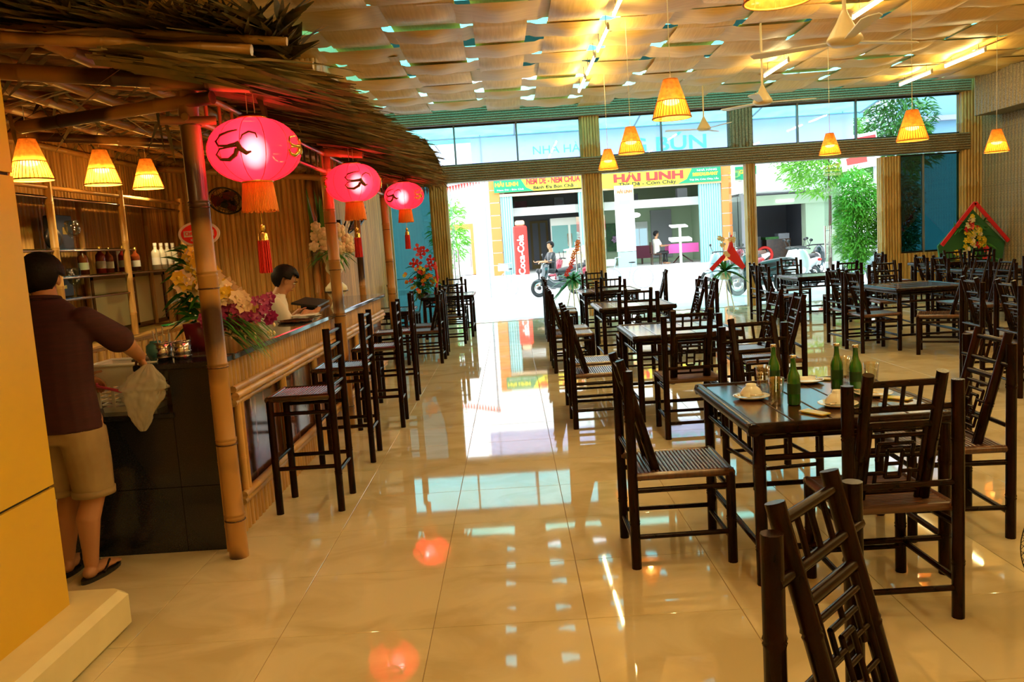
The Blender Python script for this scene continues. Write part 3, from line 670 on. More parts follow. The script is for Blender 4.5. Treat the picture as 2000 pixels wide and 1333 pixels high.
def packet(x, y, a, lab):
    t = thing('wipe_packet', lab, 'packet', (x, y, TZ+.001), a, 'wet wipe packets on the laid table')
    MB().bev((0, 0, .004), (.06, .13, .008), .002).build('sleeve', mat('printed_yellow', (.65, .45, .03), .3, col2=(.45, .50, .05), scale=30), t); MB().box((0, .06, .0045), (.061, .012, .009)).build('crimp', WHITEP, t)
packet(1.335, 3.70, .5, 'yellow wipe packet nearest to us at the table edge'); packet(1.70, 4.50, .9, 'yellow wipe packet by the far edge plate'); packet(1.80, 3.90, .7, 'yellow wipe packet by the right side plate')

# low black floor fan at the right edge
ff = thing('floor_fan', 'black wire cage floor fan cut by the right edge', 'fan', (2.06, 3.0, 0), .15)
c = MB(); cz = .335
for yy, R in ((-.05, .2), (.05, .2), (-.09, .12), (.09, .12), (0, .215)): c.torus((0, yy, cz), R, .0022 if R != .215 else .006, (0, 1, 0), 40, 5)
for k in range(48):
    a = 2*pi*k/48
    for s_ in (-1, 1): c.tube([(cos(a)*.03, s_*.1, cz+sin(a)*.03), (cos(a+.15)*.13, s_*.088, cz+sin(a+.15)*.13), (cos(a+.3)*.2, s_*.05, cz+sin(a+.3)*.2), (cos(a+.35)*.213, 0, cz+sin(a+.35)*.213)], .0014, 4, False)
c.build('cage', BLACK, ff)
MB().cyl((0, .02, cz), (0, .2, cz), .06, n=16).build('motor', BLACK, ff); b = MB()
for k in range(4):
    R = Matrix.Rotation(k*pi/2, 3, 'Y'); b.add([R @ Vector(p) + Vector((0, 0, cz)) for p in ((-.02, -.02, .03), (.03, .02, .03), (.09, .03, .17), (-.05, -.03, .18))], [(0, 1, 2, 3)])
b.build('blades', BLACK, ff); MB().tube([(0, .13, cz), (0, .13, .03)], .014, 8).lathe(((0, .03), (.09, .02), (.1, 0)), 20, (.0, .06, 0)).build('stand', BLACK, ff)

# ------------------------------------------------------------------ lamps
def point(name, loc, power, col, r=.04, parent=None):
    l = bpy.data.lights.new(name, 'POINT'); l.energy = power; l.color = col; l.shadow_soft_size = r
    o = bpy.data.objects.new(name, l); C.objects.link(o); o.location = loc
    if parent: o.parent = parent
    return o
def pendant(x, y, z, lab, cord=1.3, power=8, grp='wicker pendant lamps over the tables'):
    t = thing('wicker_pendant_lamp', lab, 'lamp', (x, y, z), random.random()*6, grp)
    MB().lathe(((.058, .165), (.062, .160), (.118, -.01), (.121, -.012)), 28).build('upper_shade', WICKU, t)
    MB().lathe(((.117, -.012), (.160, -.150)), 28).build('lower_shade', WICKT, t)
    MB().torus((0, 0, -.152), .161, .006, nu=30, nv=5).torus((0, 0, -.013), .119, .004, nu=28, nv=4).torus((0, 0, .163), .059, .005, nu=20, nv=4).build('rim', WICKER, t)
    r = MB()
    for k in range(36): a = 2*pi*k/36; r.cyl((cos(a)*.119, sin(a)*.119, -.012), (cos(a)*.162, sin(a)*.162, -.152), .0028, n=4, caps=False)
    r.build('shade_ribs', WICKER, t)
    MB().cyl((0, 0, .06), (0, 0, (4.3-z) if cord > 1 else cord+.16), .0035, n=6).build('cord', IVORY, t); MB().cyl((0, 0, .02), (0, 0, .165), .02, n=10).build('socket', IVORY, t)
    MB().ell((0, 0, -.02), (.07, .07, .028), 16, 8).build('bulb', BULB, t)
    point('bulb_light', (0, 0, -.085), power, (1, .74, .32), .03, t)
for x, y, z, lab in ((1.42, 7.1, 2.71, 'wicker pendant lamp in front of the glass front, largest of the left three'), (1.56, 10.36, 2.76, 'wicker pendant lamp second from the aisle, middle of the left three'), (1.67, 13.63, 2.85, 'wicker pendant lamp farthest along the aisle, smallest of the left three'),
                      (4.99, 12.95, 2.80, 'wicker pendant lamp hanging before the right hand transom, smaller of two'), (4.39, 9.09, 2.58, 'wicker pendant lamp above the large bare table, larger of two'), (7.02, 12.05, 2.61, 'wicker pendant lamp by the clad right wall'),
                      (1.36, 4.14, 2.83, 'wicker pendant lamp above the bottle table, cut by the top edge')): pendant(x, y, z, lab)
for x, y, z, lab in ((-3.70, 6.6, 2.49, 'wicker pendant lamp over the bar, leftmost of three beside the yellow pillar'), (-3.72, 7.8, 2.54, 'wicker pendant lamp over the bar, middle of three'), (-3.9, 9.2, 2.61, 'wicker pendant lamp over the bar, right one of three above the shelf end')): pendant(x, y, z, lab, .32, 44, 'wicker pendant lamps over the bar')

def lantern(x, y, z, lab, spin=0.):
    t = thing('red_lantern', lab, 'lantern', (x, y, z), spin, 'red silk lanterns under the canopy eave')
    NL = 24; nu, nv = NL*4, 20; RX, RZ = .242, .165
    def fn(u, v):
        a = 2*pi*u; b = .16+(pi-.32)*v; k = 1-.022*abs(cos(a*NL/4*.5))**6
        r = sin(b)**.86*RX*k; return (r*cos(a), r*sin(a), RZ*cos(b)*1.02)
    MB().grid(fn, nu, nv).build('silk_body', REDLAN, t)
    rb = MB()
    for k in range(12):
        a = 2*pi*k/12; rb.tube([Vector(fn(k/12, v/10))*1.004 for v in range(11)], .002, 4, False)
    rb.build('wire_ribs', SWIRL, t)
    MB().lathe(((.0, .185), (.062, .183), (.072, .168), (.07, .158)), 20).build('top_cap', BLACK, t)
    MB().lathe(((.075, -.158), (.072, -.170), (.06, -.175)), 20).torus((0, 0, .166), .075, .006, nu=24, nv=5).torus((0, 0, -.165), .078, .006, nu=24, nv=5).build('gilt_collar', GOLD, t)
    fr = MB()
    for k in range(64):
        a = 2*pi*k/64; fr.cyl((cos(a)*.074, sin(a)*.074, -.165), (cos(a)*.092, sin(a)*.092, -.315-.012*random.random()), .0052, n=4, caps=False)
    fr.build('fringe', FRINGE, t, kind='stuff')
    tz = -.40
    MB().cyl((0, 0, -.17), (0, 0, tz), .003, n=5).build('tassel_cord', GOLD, t)
    MB().ell((0, 0, tz-.01), (.016, .016, .022), 10, 6).lathe(((.01, tz-.03), (.024, tz-.04), (.026, tz-.075), (.03, tz-.08)), 14).build('gilt_bead', GOLD, t)
    tl = MB()
    for k in range(40): a = k*2.4; rr = .029*sqrt((k+.5)/40); tl.cyl((cos(a)*rr, sin(a)*rr, tz-.075), (cos(a)*rr*1.15, sin(a)*rr*1.15, tz-.245-.006*random.random()), .0045, n=4, caps=True)
    tl.build('tassel', RED, t, kind='stuff')
    zt = rz_(x)+.03-z
    st = MB()
    for sx in (-.02, .02): st.cyl((sx, 0, .18), (sx*.8, 0, zt), .0028, n=5)
    st.build('hanging_cords', IVORY, t)
    # gilt swirls stuck on the silk
    def on(a, b): 
        r = sin(b)**.86*RX; return Vector((r*cos(a), r*sin(a), RZ*cos(b)*1.02))*1.012
    for k in range(4):
        a0 = -pi/2-.28+k*pi/2; sw = MB(); m = SWIRL if k == 0 else GOLD; s = 1.0 if k == 0 else .7
        sw.tube([on(a0+s*dx, pi/2-s*dz) for dx, dz in ((.22, .48), (.02, .44), (-.20, .36), (-.30, .18), (-.22, .04), (.0, .0), (.18, .02))], [.004, .006, .007, .007, .006, .008, .012], 6)
        sw.tube([on(a0+s*dx, pi/2-s*dz) for dx, dz in ((.2, -.02), (.0, -.04), (-.2, -.06), (-.32, -.20), (-.24, -.36), (-.02, -.40), (.16, -.26), (.22, -.1))], [.006, .005, .005, .006, .009, .011, .012, .013], 6)
        sw.tube([on(a0+s*dx, pi/2-s*dz) for dx, dz in ((.22, .1), (.28, -.1), (.40, -.24), (.5, -.2))], [.012, .016, .012, .004], 6)
        sw.tube([on(a0+s*dx, pi/2-s*dz) for dx, dz in ((.30, .16), (.34, .3), (.48, .4), (.62, .34), (.64, .2))], [.003, .005, .006, .005, .003], 6)
        sw.build('gilt_swirl', m, t)
    MB().ell((.02, -.07, -.015), (.085, .085, .10), 20, 14).build('soft_glow_bulb', BULBR, t)  # oversized bulb, its painted rim fade imitates soft glow through the silk
    point('lantern_light', (.02, -.17, -.01), 5.5, (1, .5, .45), .03, t); point('lantern_light', (0, .06, .06), 6, (1, .5, .45), .04, t)
lantern(-1.32, 4.49, 2.18, 'red silk lantern nearest to us, with brown gilt swirls'); lantern(-1.34, 7.39, 2.22, 'middle red lantern in front of the peach roses', .5); lantern(-1.26, 10.35, 2.27, 'smallest red lantern at the far end of the canopy', -.4)

tubes = [(1.31, y) for y in (-.2, 1.8, 3.6, 5.4, 7.2, 8.95, 10.65, 12.15, 13.6)] + [(4.31, y) for y in (1.0, 4.0, 7.0, 9.8, 13.3)] + [(7.35, y) for y in (2.0, 6.0, 10., 13.5, 15.1)] + [(-1.5, 1.2)]
ORD = ['first', 'second', 'third', 'fourth', 'fifth', 'sixth', 'seventh', 'eighth', 'ninth']
rows = {1.31: 'row above the aisle', 4.31: 'middle row', 7.35: 'right hand row'}
for k, (x, y) in enumerate(tubes):
    r = sorted([q for q in tubes if q[0] == x], key=lambda q: -q[1]).index((x, y))
    lab = 'bare fluorescent tube, %s of the %s counting from the glass front' % (ORD[r], rows[x]) if x in rows else 'bare fluorescent tube out of view over the pillar'
    t = thing('fluorescent_tube', lab, 'lamp', (x, y, 4.04), 0, 'bare ceiling tubes')
    L_ = 1.14
    MB().cyl((0, -L_/2, 0), (0, L_/2, 0), .016, n=10).build('tube', TUBE, t); MB().box((0, 0, .045), (.016, L_+.06, .03)).box((0, -L_/2-.01, .01), (.03, .025, .06)).box((0, L_/2+.01, .01), (.03, .025, .06)).build('fitting', WHITEP, t)
    for e in (-.4, .4): MB().cyl((0, e, .05), (0, e, .95), .004, n=5).build('hanger', BLACK, t)
def ceiling_fan(x, y, z, a, lab):
    t = thing('ceiling_fan', lab, 'fan', (x, y, z), a, 'ivory ceiling fans')
    MB().lathe(((0, -.055), (.09, -.05), (.125, -.02), (.12, .0), (.06, .10), (.022, .18), (.02, .19)), 22).build('motor_cone', IVORY, t)
    MB().cyl((0, 0, .18), (0, 0, 4.15-z), .014, n=8).build('down_rod', IVORY, t)
    for k in range(3):
        b = MB(); R = Matrix.Rotation(k*2*pi/3, 3, 'Z')
        b.add([R @ Vector(p) for p in ((.1, -.03, -.02), (.1, .03, -.014), (.62, .07, .0), (.68, .03, .0), (.68, -.04, -.012), (.62, -.065, -.014), (.1, -.03, -.03), (.1, .03, -.024), (.62, .07, -.008), (.68, .03, -.008), (.68, -.04, -.02), (.62, -.065, -.022))],
              [(0, 1, 2, 3, 4, 5), (11, 10, 9, 8, 7, 6), (0, 6, 7, 1), (1, 7, 8, 2), (2, 8, 9, 3), (3, 9, 10, 4), (4, 10, 11, 5), (5, 11, 6, 0)]); b.build('blade', WHITEP, t)
ceiling_fan(2.47, 6.1, 2.90, .4, 'ivory ceiling fan nearest to us by the bright tube'); ceiling_fan(3.32, 10.8, 3.20, .05, 'ivory ceiling fan before the middle transom beam'); ceiling_fan(3.56, 15.0, 3.42, 1.0, 'small ivory ceiling fan in front of the transom glass')

# ------------------------------------------------------------------ back bar shelves
sh = thing('bar_shelf_unit', 'bamboo and glass back bar shelf unit with a low cupboard, along the left wall', 'shelf', (-4.3, 5.5, 0))
s3 = lambda p: Vector(p)-Vector((-4.3, 5.5, 0))
for y in (6.0, 7.45, 8.82, 10.4):
    MB().bamboo(s3((-4.05, y, .9)), s3((-4.05, y, 2.42)), .034, .35, 10).build('upright', BAM, sh); MB().bamboo(s3((-4.5, y, .9)), s3((-4.5, y, 2.3)), .03, .35, 8).build('upright', BAM, sh)
MB().bamboo(s3((-4.05, 5.6, 2.36)), s3((-4.05, 10.5, 2.36)), .02, .4, 8).build('top_rail', BAMH, sh)
for z, y0, y1 in ((2.28, 5.6, 10.5), (1.81, 5.6, 9.0), (1.56, 7.5, 10.5), (1.36, 6.8, 8.9)):
    MB().bev(s3((-4.3, (y0+y1)/2, z)), (.48, y1-y0, .016), .003).build('glass_shelf', glassy('shelf_glass', (.62, .72, .6), refl=1.5), sh)
    MB().cyl(s3((-4.05, y0, z-.012)), s3((-4.05, y1, z-.012)), .009, n=6).build('shelf_edge', SEAT, sh)
MB().ab(s3((-4.58, 5.2, 0)), s3((-4.02, 10.6, .86))).build('cupboard', WALLB, sh)
MB().bev(s3((-4.28, 7.9, .875)), (.60, 5.4, .03), .006).build('cupboard_top', BAMH, sh)
cl = slat_mesh(.80, .155).mesh('front_board'); cl.materials.append(WALLB)
for k in range(34): put('front_board', cl, None, sh, s3((-4.018, 5.3+k*.156, .03)), (0, 0, pi/2))
for y0, y1 in ((8.95, 9.75), (9.95, 10.75)):
    MB().ab(s3((-4.56, y0, .95)), s3((-4.52, y1, 1.5))).build('cabinet_door', mat('beige_door', (.50, .44, .27), .45), sh)
    MB().ab(s3((-4.55, y0-.05, .92)), s3((-4.5, y0, 1.54))).ab(s3((-4.55, y1, .92)), s3((-4.5, y1+.05, 1.54))).ab(s3((-4.55, y0-.05, 1.5)), s3((-4.5, y1+.05, 1.55))).ab(s3((-4.55, y0-.05, .9)), s3((-4.5, y1+.05, .95))).build('door_frame', DARKT, sh)
def spirit(x, y, z, m, lab, h=.28, r=.042, capm=BLACK, grp='bottles on the back bar'):
    t = thing('spirit_bottle', lab, 'bottle', (x, y, z), 0, grp)
    MB().lathe(((0, 0), (r, 0), (r, h*.62), (r*.9, h*.68), (r*.38, h*.78), (r*.36, h*.9), (0, h*.9)), 14).build('body', m, t); MB().lathe(((r*.42, h*.87), (r*.42, h), (0, h)), 10).build('cap', capm, t); MB().lathe(((r*1.01, h*.18), (r*1.01, h*.45)), 14).build('paper_label', PAPER if m is not WHITEP else RED, t)
Wb = mat('white_frosted_bottle', (.78, .74, .60), .3)
AMB = mat('amber_spirit', (.25, .05, .01), .1); REDB = mat('ruby_spirit', (.30, .02, .01), .1)
for k, n in enumerate(('first', 'second', 'third', 'fourth')): spirit(-4.15, 9.78+k*.17, 1.57, Wb, 'white frosted bottle, %s from the left of a row of four at the shelf end' % n, .31, .05, WHITEP)
for k, (y, m, l) in enumerate(((8.2, AMB, 'amber bottle left of the bright tumblers'), (8.55, REDB, 'ruby red bottle with a big pale label'), (8.72, AMB, 'amber bottle beside the ruby one'), (9.05, REDB, 'dark red bottle right of the bamboo upright'), (9.35, AMB, 'short amber bottle before the white row'))): spirit(-4.2, y, 1.57, m, l+' on the back bar', .26+.02*(k % 2), .048, GOLD)
for k, (y, z, l) in enumerate(((6.98, 1.82, 'goblet with bright glints at the left end of the upper shelf'), (7.98, 1.82, 'goblet with bright glints before a dark box on the upper shelf'), (7.9, 1.37, 'goblet with bright glints on the lower shelf'))):
    t = thing('crystal_goblet', l, 'glass', (-4.15, y, z), 0, 'crystal goblets on the back bar'); MB().lathe(((.05, 0), (.045, .006), (.008, .012), (.008, .10), (.045, .13), (.068, .19), (.06, .27), (.058, .27), (.065, .19), (.04, .135), (0, .12)), 14).build('crystal', CLEAR, t)
    f = MB()
    for i in range(14): a = random.random()*6.3; f.ell((.06*cos(a), .06*sin(a), .15+.11*random.random()), (.012, .012, .012), 6, 4)
    f.build('glint_beads', STEEL, t, kind='stuff')  # steel beads added on the glass to imitate bright glints
DB = mat('dark_blue_box', (.03, .035, .05), .4)
for x, y, z, d, m, l in ((-4.4, 8.2, 1.82, (.12, .3, .34), DB, 'dark grey gift box behind a goblet on the upper shelf'), (-4.4, 8.05, 1.37, (.12, .36, .17), DB, 'dark grey gift box on the lower shelf'), (-4.35, 6.62, 1.82, (.12, .16, .34), WHITEP, 'cream gift carton at the left end of the upper shelf'), (-4.4, 9.4, 1.57, (.1, .34, .27), DARKT, 'brown carton behind the red bottles')):
    t = thing('gift_box', l, 'box', (x, y, z)); MB().bev((0, 0, d[2]/2), d, .006).build('carton', m, t); MB().box((d[0]/2+.001, 0, d[2]*.55), (.004, d[1]*.3, d[2]*.2)).build('badge', GOLD, t)
t = thing('flask_bottle', 'black rounded bottle with a gold neck on the upper shelf', 'bottle', (-4.15, 7.62, 1.82)); MB().ell((0, 0, .10), (.05, .13, .10), 14, 10).build('body', BLACK, t); MB().cyl((0, 0, .18), (0, 0, .29), .03, .026, 10).build('neck', GOLD, t)
for y, l in ((9.9, 'left end'), (10.35, 'right end')): tag(MB().ell((-4.15, y, .905), (.07, .13, .012), 12, 6).build('green_dish', mat('green_plastic', (.02, .45, .12), .35)), 'green plastic dish on the cupboard top, '+l, 'dish', 'green dishes')

def wall_fan(x, y, z, tilt, lab, turn=0.):
    t = thing('wall_fan', lab, 'fan', (x, y, z), 0, 'black wall fans'); R = Matrix.Rotation(turn, 3, 'Z') @ Matrix.Rotation(tilt, 3, 'X')
    c = MB()
    for yy, Rr, w in ((0, .22, .011), (-.06, .16, .004), (-.08, .09, .004), (.05, .17, .004), (.05, .1, .004)): c.torus((0, yy, 0), Rr, w, (0, 1, 0), 30, 5)
    for k in range(30):
        a = 2*pi*k/30; c.cyl((cos(a)*.22, 0, sin(a)*.22), (cos(a+.2)*.05, -.085, sin(a+.2)*.05), .002, n=3, caps=False); c.cyl((cos(a)*.22, 0, sin(a)*.22), (cos(a+.2)*.05, .06, sin(a+.2)*.05), .002, n=3, caps=False)
    c.v = [tuple(R @ Vector(p)) for p in c.v]; c.build('cage', BLACK, t)
    b = MB()
    for k in range(3):
        q = Matrix.Rotation(k*2*pi/3+.5, 3, 'Y'); b.add([R @ (q @ Vector(p)) for p in ((-.03, -.02, .02), (.04, .01, .02), (.11, .03, .15), (.04, .01, .19), (-.06, -.03, .15))], [(0, 1, 2, 3, 4)])
    b.build('blades', mat('dark_red_blade', (.16, .015, .01), .3), t)
    h = MB().cyl((0, .02, 0), (0, .16, 0), .065, .05, 14).cyl((0, -.09, 0), (0, -.06, 0), .045, n=14); h.v = [tuple(R @ Vector(p)) for p in h.v]; h.build('motor', BLACK, t)
    e = R @ Vector((0, .14, 0)); q = R.to_3x3(); w = Vector((0, .26, -.06)) if not turn else Vector((-.26, 0, -.06))
    MB().tube([e, (e+w)/2+Vector((0, 0, -.1)), w], .02, 8).box(w, (.08, .08, .14)).build('wall_bracket', BLACK, t)
wall_fan(-3.68, 11.0, 2.40, .75, 'black wall fan with red blades, left of the near lantern')
wall_fan(-2.12, 11.75, 2.08, .6, 'black wall fan half hidden behind the middle lantern', pi/2)

# ------------------------------------------------------------------ things on the bar
t = thing('cutlery_caddy', 'shiny steel wire caddies full of utensils on the granite ledge end', 'caddy', (-1.93, 4.62, 1.077))
for cx in (-.05, .055):
    MB().lathe(((0, 0), (.045, 0), (.048, .10), (.046, .10), (.043, .004)), 16, (cx, 0, 0)).build('canister', STEEL, t)
    for k in range(4): MB().torus((cx, 0, .02+k*.027), .049, .003, nu=20, nv=5).build('wire_ring', STEEL, t)
for k in range(7): a = k*.9; MB().tube([(-.05+.03*cos(a), .03*sin(a), .01), (-.05+.045*cos(a), .045*sin(a), .15+.02*(k % 3))], .004, 5).build('utensil_handle', STEEL, t)
# orchid and gladiolus arrangement
fa = thing('orchid_arrangement', 'tall arrangement of yellow and purple orchids in a maroon foil pot with an oval card', 'flowers', (-1.82, 5.0, 1.08))
m = MB(); m.loft([((-.085, 0, 0), .085, .085, pi/4), ((-.085, 0, .17), .105, .105, pi/4)], 4); m.build('foil_pot', mat('maroon_foil', (.16, .012, .03), .35, col2=(.35, .2, .25), scale=60, stretch=(1, 1, .02), lo=.62, hi=.66), fa)
lf = MB()
for k in range(110): lf.blade((-.10+random.uniform(-.05, .06), random.uniform(-.02, .08), .18+.42*random.random()), (random.uniform(-1, -.05), random.uniform(-.5, .5), random.uniform(-.2, .9)), random.uniform(.10, .20), .03, .4, 3, random.uniform(-.8, .8))
for k in range(120): lf.blade((.02+.16*random.random(), random.uniform(-.14, .05), .10+.14*random.random()), (1, random.uniform(-.7, .4), random.uniform(-.4, .05)), random.uniform(.12, .30), .013, .45, 3)
lf.build('leaves', LEAF, fa, kind='stuff')
for k in range(74):
    u = random.random(); q = random.random(); px = -.06+.30*u-.10*q*(1-u); pz = .63-.35*u-.20*q*(1-u)-.03*q
    MB().flower((px, -.08+random.uniform(-.06, .04), pz), random.uniform(.042, .058), (random.uniform(-.3, .6), -1, .35), 6).build('yellow_orchid', YEL if random.random() > .25+.5*u else CREAMF, fa)
for k in range(64):
    MB().flower((.0+.39*random.random(), -.10+random.uniform(-.05, .05), .13+.17*random.random()), random.uniform(.028, .042), (random.uniform(-.3, .6), -1, .2)).build('purple_orchid', PURP, fa)
for k in range(26): MB().ell((.08+.32*random.random(), -.10+random.uniform(-.03, .06), .05+.10*random.random()), (.009, .009, .014), 6, 4).build('bud', CREAMF, fa)
cd = MB(); n = 40; cd.add([(.125*cos(2*pi*i/n), y, .075*sin(2*pi*i/n)) for y in (0, .006) for i in range(n)], [tuple(range(n)), tuple(range(2*n-1, n-1, -1))]+[(i, i+n, (i+1) % n+n, (i+1) % n) for i in range(n)])
cdo = cd.build('greeting_card', PAPER, fa, (-.03, -.0, .70)); cd = MB(); cd.add([(.108*cos(2*pi*i/n), -.002, .062*sin(2*pi*i/n)) for i in range(n)], [tuple(range(n))]).build('red_oval', SRED, cdo)
MB().ab((-.09, -.004, -.016), (.09, -.0025, .02)).build('white_band', PAPER, cdo)
lettering('CHÚC MỪNG', .03, (0, -.005, .002), SRED, cdo, .16); lettering('KHAI TRƯƠNG', .018, (0, -.004, -.036), PAPER, cdo, .10)
MB().cyl((-.03, .006, .2), (-.03, .006, .66), .004, n=5).build('card_stick', BAM, fa)
tg = thing('teal_jar', 'round teal glass jar beside the orchid arrangement', 'jar', (-2.02, 4.62, 1.08)); MB().lathe(((0, 0), (.035, 0), (.055, .05), (.05, .085), (.03, .1), (.03, .11), (0, .11)), 16).build('bowl', mat('teal_glaze', (.05, .16, .17), .1), tg)
# rose urn
ur = thing('rose_urn', 'white baroque urn of peach roses with tall green leaves on the bar top', 'flowers', (-1.76, 8.3, 1.08))
MB().lathe(((0, 0), (.075, 0), (.06, .03), (.045, .075), (.075, .12), (.112, .18), (.105, .21), (.055, .26), (.05, .33), (.085, .37), (.09, .40), (.08, .43), (.11, .50), (.13, .56), (.12, .56), (0, .5)), 20).build('urn', mat('ivory_urn', (.80, .72, .48), .4, bump=.25, scale=25), ur)
MB().torus((0, 0, .165), .113, .006, nu=24, nv=5).build('dark_band', BLACK, ur)
for dx, dz, r in ((-.14, .72, .055), (-.05, .74, .058), (.09, .76, .07), (-.06, .66, .055), (-.16, .62, .05), (-.05, .575, .068), (.09, .59, .066), (.17, .66, .06), (.04, .68, .05), (-.12, .81, .05), (.2, .58, .05)): MB().rose((dx, -.10+random.uniform(-.03, .03), dz), r*1.08).build('rose', CREAMF, ur)
lf = MB()
for k in range(90): a = random.uniform(0, 2*pi); lf.blade((.05*cos(a), .05*sin(a)-.04, .54), (cos(a), sin(a), random.uniform(-.2, .9)), random.uniform(.16, .30), .02, .5, 3)
for k in range(9): lf.blade((-.12+random.uniform(-.06, .08), 0, .6), (random.uniform(-.25, .2), random.uniform(-.1, .1), 1), random.uniform(.42, .62), .045, .03, 3, random.uniform(-1, 1))
lf.build('leaves', LEAF, ur, kind='stuff')
# monitor, papers, tray
t = thing('cash_screen', 'wide black screen lying back on the inner side of the bar', 'screen', (-2.12, 8.7, 1.08), .1); R = Matrix.Rotation(-.25, 3, 'X')
m = MB().box((0, 0, .05), (.02, 1.0, .26), Matrix.Rotation(-1.38, 3, 'Y')); m.build('panel', BLACK, t); MB().box((-.02, 0, .015), (.14, .3, .03)).build('foot', BLACK, t)
t = thing('paper_stack', 'loose white papers on the bar in front of the barman', 'paper', (-1.85, 7.25, 1.08))
for k in range(5): MB().box((0, 0, .003+k*.005), (.2, .29, .004)).build('sheet', PAPER, t, (random.uniform(-.03, .03), random.uniform(-.04, .04), 0), (0, 0, random.uniform(-.4, .4)))
t = thing('serving_tray', 'brown flat tray at the bar edge beside the papers', 'tray', (-1.78, 6.72, 1.08)); MB().lathe(((0, 0), (.13, 0), (.15, .018), (.146, .02), (.128, .006), (0, .006)), 20).build('dish', DARKT, t)

# ------------------------------------------------------------------ people
def hand(mb, w, d, side, up_=(0, 0, 1), curl=.6, s=1.0):
    """palm + five bent fingers; w wrist, d direction of the hand, side towards the thumb"""
    w = Vector(w); d = Vector(d).normalized(); sd = Vector(side); sd = (sd-d*sd.dot(d)).normalized(); n = d.cross(sd)
    M = Matrix((sd, d, n)).transposed()
    mb.ell(w+d*.045*s, (.040*s, .052*s, .017*s), 12, 8, M)
    for k, L in enumerate((.072, .080, .075, .058)):
        b = w+d*.08*s+sd*(.028-.019*k)*s; q = [b-d*.02*s, b]; dd = d.copy()
        for sg in (.42, .33, .25): dd = (Quaternion(sd, -curl) @ dd); b = b+dd*L*sg*s; q.append(b)
        mb.tube(q, [.0095*s, .009*s, .0085*s, .008*s, .007*s], 8); mb.ell(b, (.007*s,)*3, 6, 4)
    b = w+d*.02*s+sd*.034*s; dd = (d*.6+sd*.8-n*.2).normalized(); q = [w+d*.015*s+sd*.015*s, b]
    for L in (.035, .028): b = b+dd*L*s; q.append(b); dd = (dd+d*.5).normalized()
    mb.tube(q, [.013*s, .0115*s, .010*s, .008*s], 8); mb.ell(b, (.008*s,)*3, 6, 4)
def limb(mb, pts, R, n=14):
    mb.tube(pts, R, n)
    for p, r in zip(pts, R): mb.ell(p, (r, r, r), 12, 8)
def head(mb, c, yaw, nod=0., s=1.0):
    M = Matrix.Rotation(yaw, 3, 'Z') @ Matrix.Rotation(nod, 3, 'X')      # local +Y is the face
    c = Vector(c); q = lambda x, y, z: c+M @ Vector((x, y, z))*s
    mb.ell(q(0, -.012, .02), (.074*s, .093*s, .088*s), 16, 12, M); mb.ell(q(0, .018, -.045), (.055*s, .068*s, .070*s), 14, 10, M)
    mb.ell(q(0, .055, -.088), (.024*s, .022*s, .020*s), 8, 6, M); mb.tube([q(0, .078, .012), q(0, .098, -.022), q(0, .088, -.032)], [.009*s, .013*s, .012*s], 8)
    mb.ell(q(0, .079, -.060), (.024*s, .010*s, .009*s), 8, 6, M); mb.ell(q(0, .078, .026), (.05*s, .012*s, .010*s), 8, 6, M)
    for sx in (-1, 1): mb.ell(q(sx*.076, -.005, -.012), (.011*s, .019*s, .031*s), 8, 6, M)
    return q, M
def hairshell(c, yaw, nod, parent, s=1.0, low=-.06):
    M = Matrix.Rotation(yaw, 3, 'Z') @ Matrix.Rotation(nod, 3, 'X'); c = Vector(c); m = MB(); nu, nv = 40, 24; L = []; keep = []
    for j in range(nv+1):
        for i in range(nu):
            a, b = 2*pi*i/nu, pi*j/nv; d = Vector((sin(b)*cos(a), sin(b)*sin(a), cos(b)))
            r = 1.12+.035*noise.noise(d*7)+.02*noise.noise(d*23); p = Vector((d.x*.077*r, -.012+d.y*.096*r, .024+d.z*.093*r+max(0, d.y)*.012)); L.append(p); lim = -.075 if p.y < -.03 else (.005 if p.y < .03 else .062); keep.append(p.z > lim)
    fs = [f for f in ((j*nu+i, j*nu+(i+1) % nu, (j+1)*nu+(i+1) % nu, (j+1)*nu+i) for j in range(nv) for i in range(nu)) if all(keep[k] for k in f)]
    m.add([c+M @ p*s for p in L], fs, True); o = m.build('hair', HAIRM, parent); md = o.modifiers.new('th', 'SOLIDIFY'); md.thickness = .012*s; md.offset = -1; return o
# man in the maroon shirt, seen from behind
mx, my = -2.35, 4.19
pm = thing('person', 'man in maroon polo shirt and khaki shorts seen from behind, reaching to a white basket', 'person', (mx, my, 0)); r_ = -.22
Q = lambda x, y, z: (x*cos(r_)-y*sin(r_), x*sin(r_)+y*cos(r_), z)
body = MB()
hc = Q(-.075, .07, 1.575)
qf, HM = head(body, hc, r_+.35, -.30)
limb(body, [Q(-.035, .01, 1.40), Q(-.05, .045, 1.50)], [.066, .056])
body.loft([(Q(0, .02, .80), .165, .115, r_), (Q(0, .02, .90), .155, .11, r_), (Q(0, .0, 1.05), .15, .105, r_), (Q(0, -.01, 1.22), .175, .115, r_), (Q(-.01, .0, 1.36), .175, .10, r_), (Q(-.02, .01, 1.43), .10, .075, r_)])
sR, eR, wR = Q(.185, .02, 1.355), (.29, .11, 1.21), (.285, .25, 1.125); sL, eL, wL = Q(-.195, .02, 1.36), Q(-.25, .12, 1.12), Q(-.12, .30, 1.02)
limb(body, [sR, eR, wR], [.056, .044, .029]); limb(body, [sL, eL, wL], [.056, .044, .029]); hand(body, wR, (.12, .3, -1), (-.6, .6, .2), curl=.75); hand(body, wL, (.5, .6, -.4), (.6, -.2, .5), curl=.6)
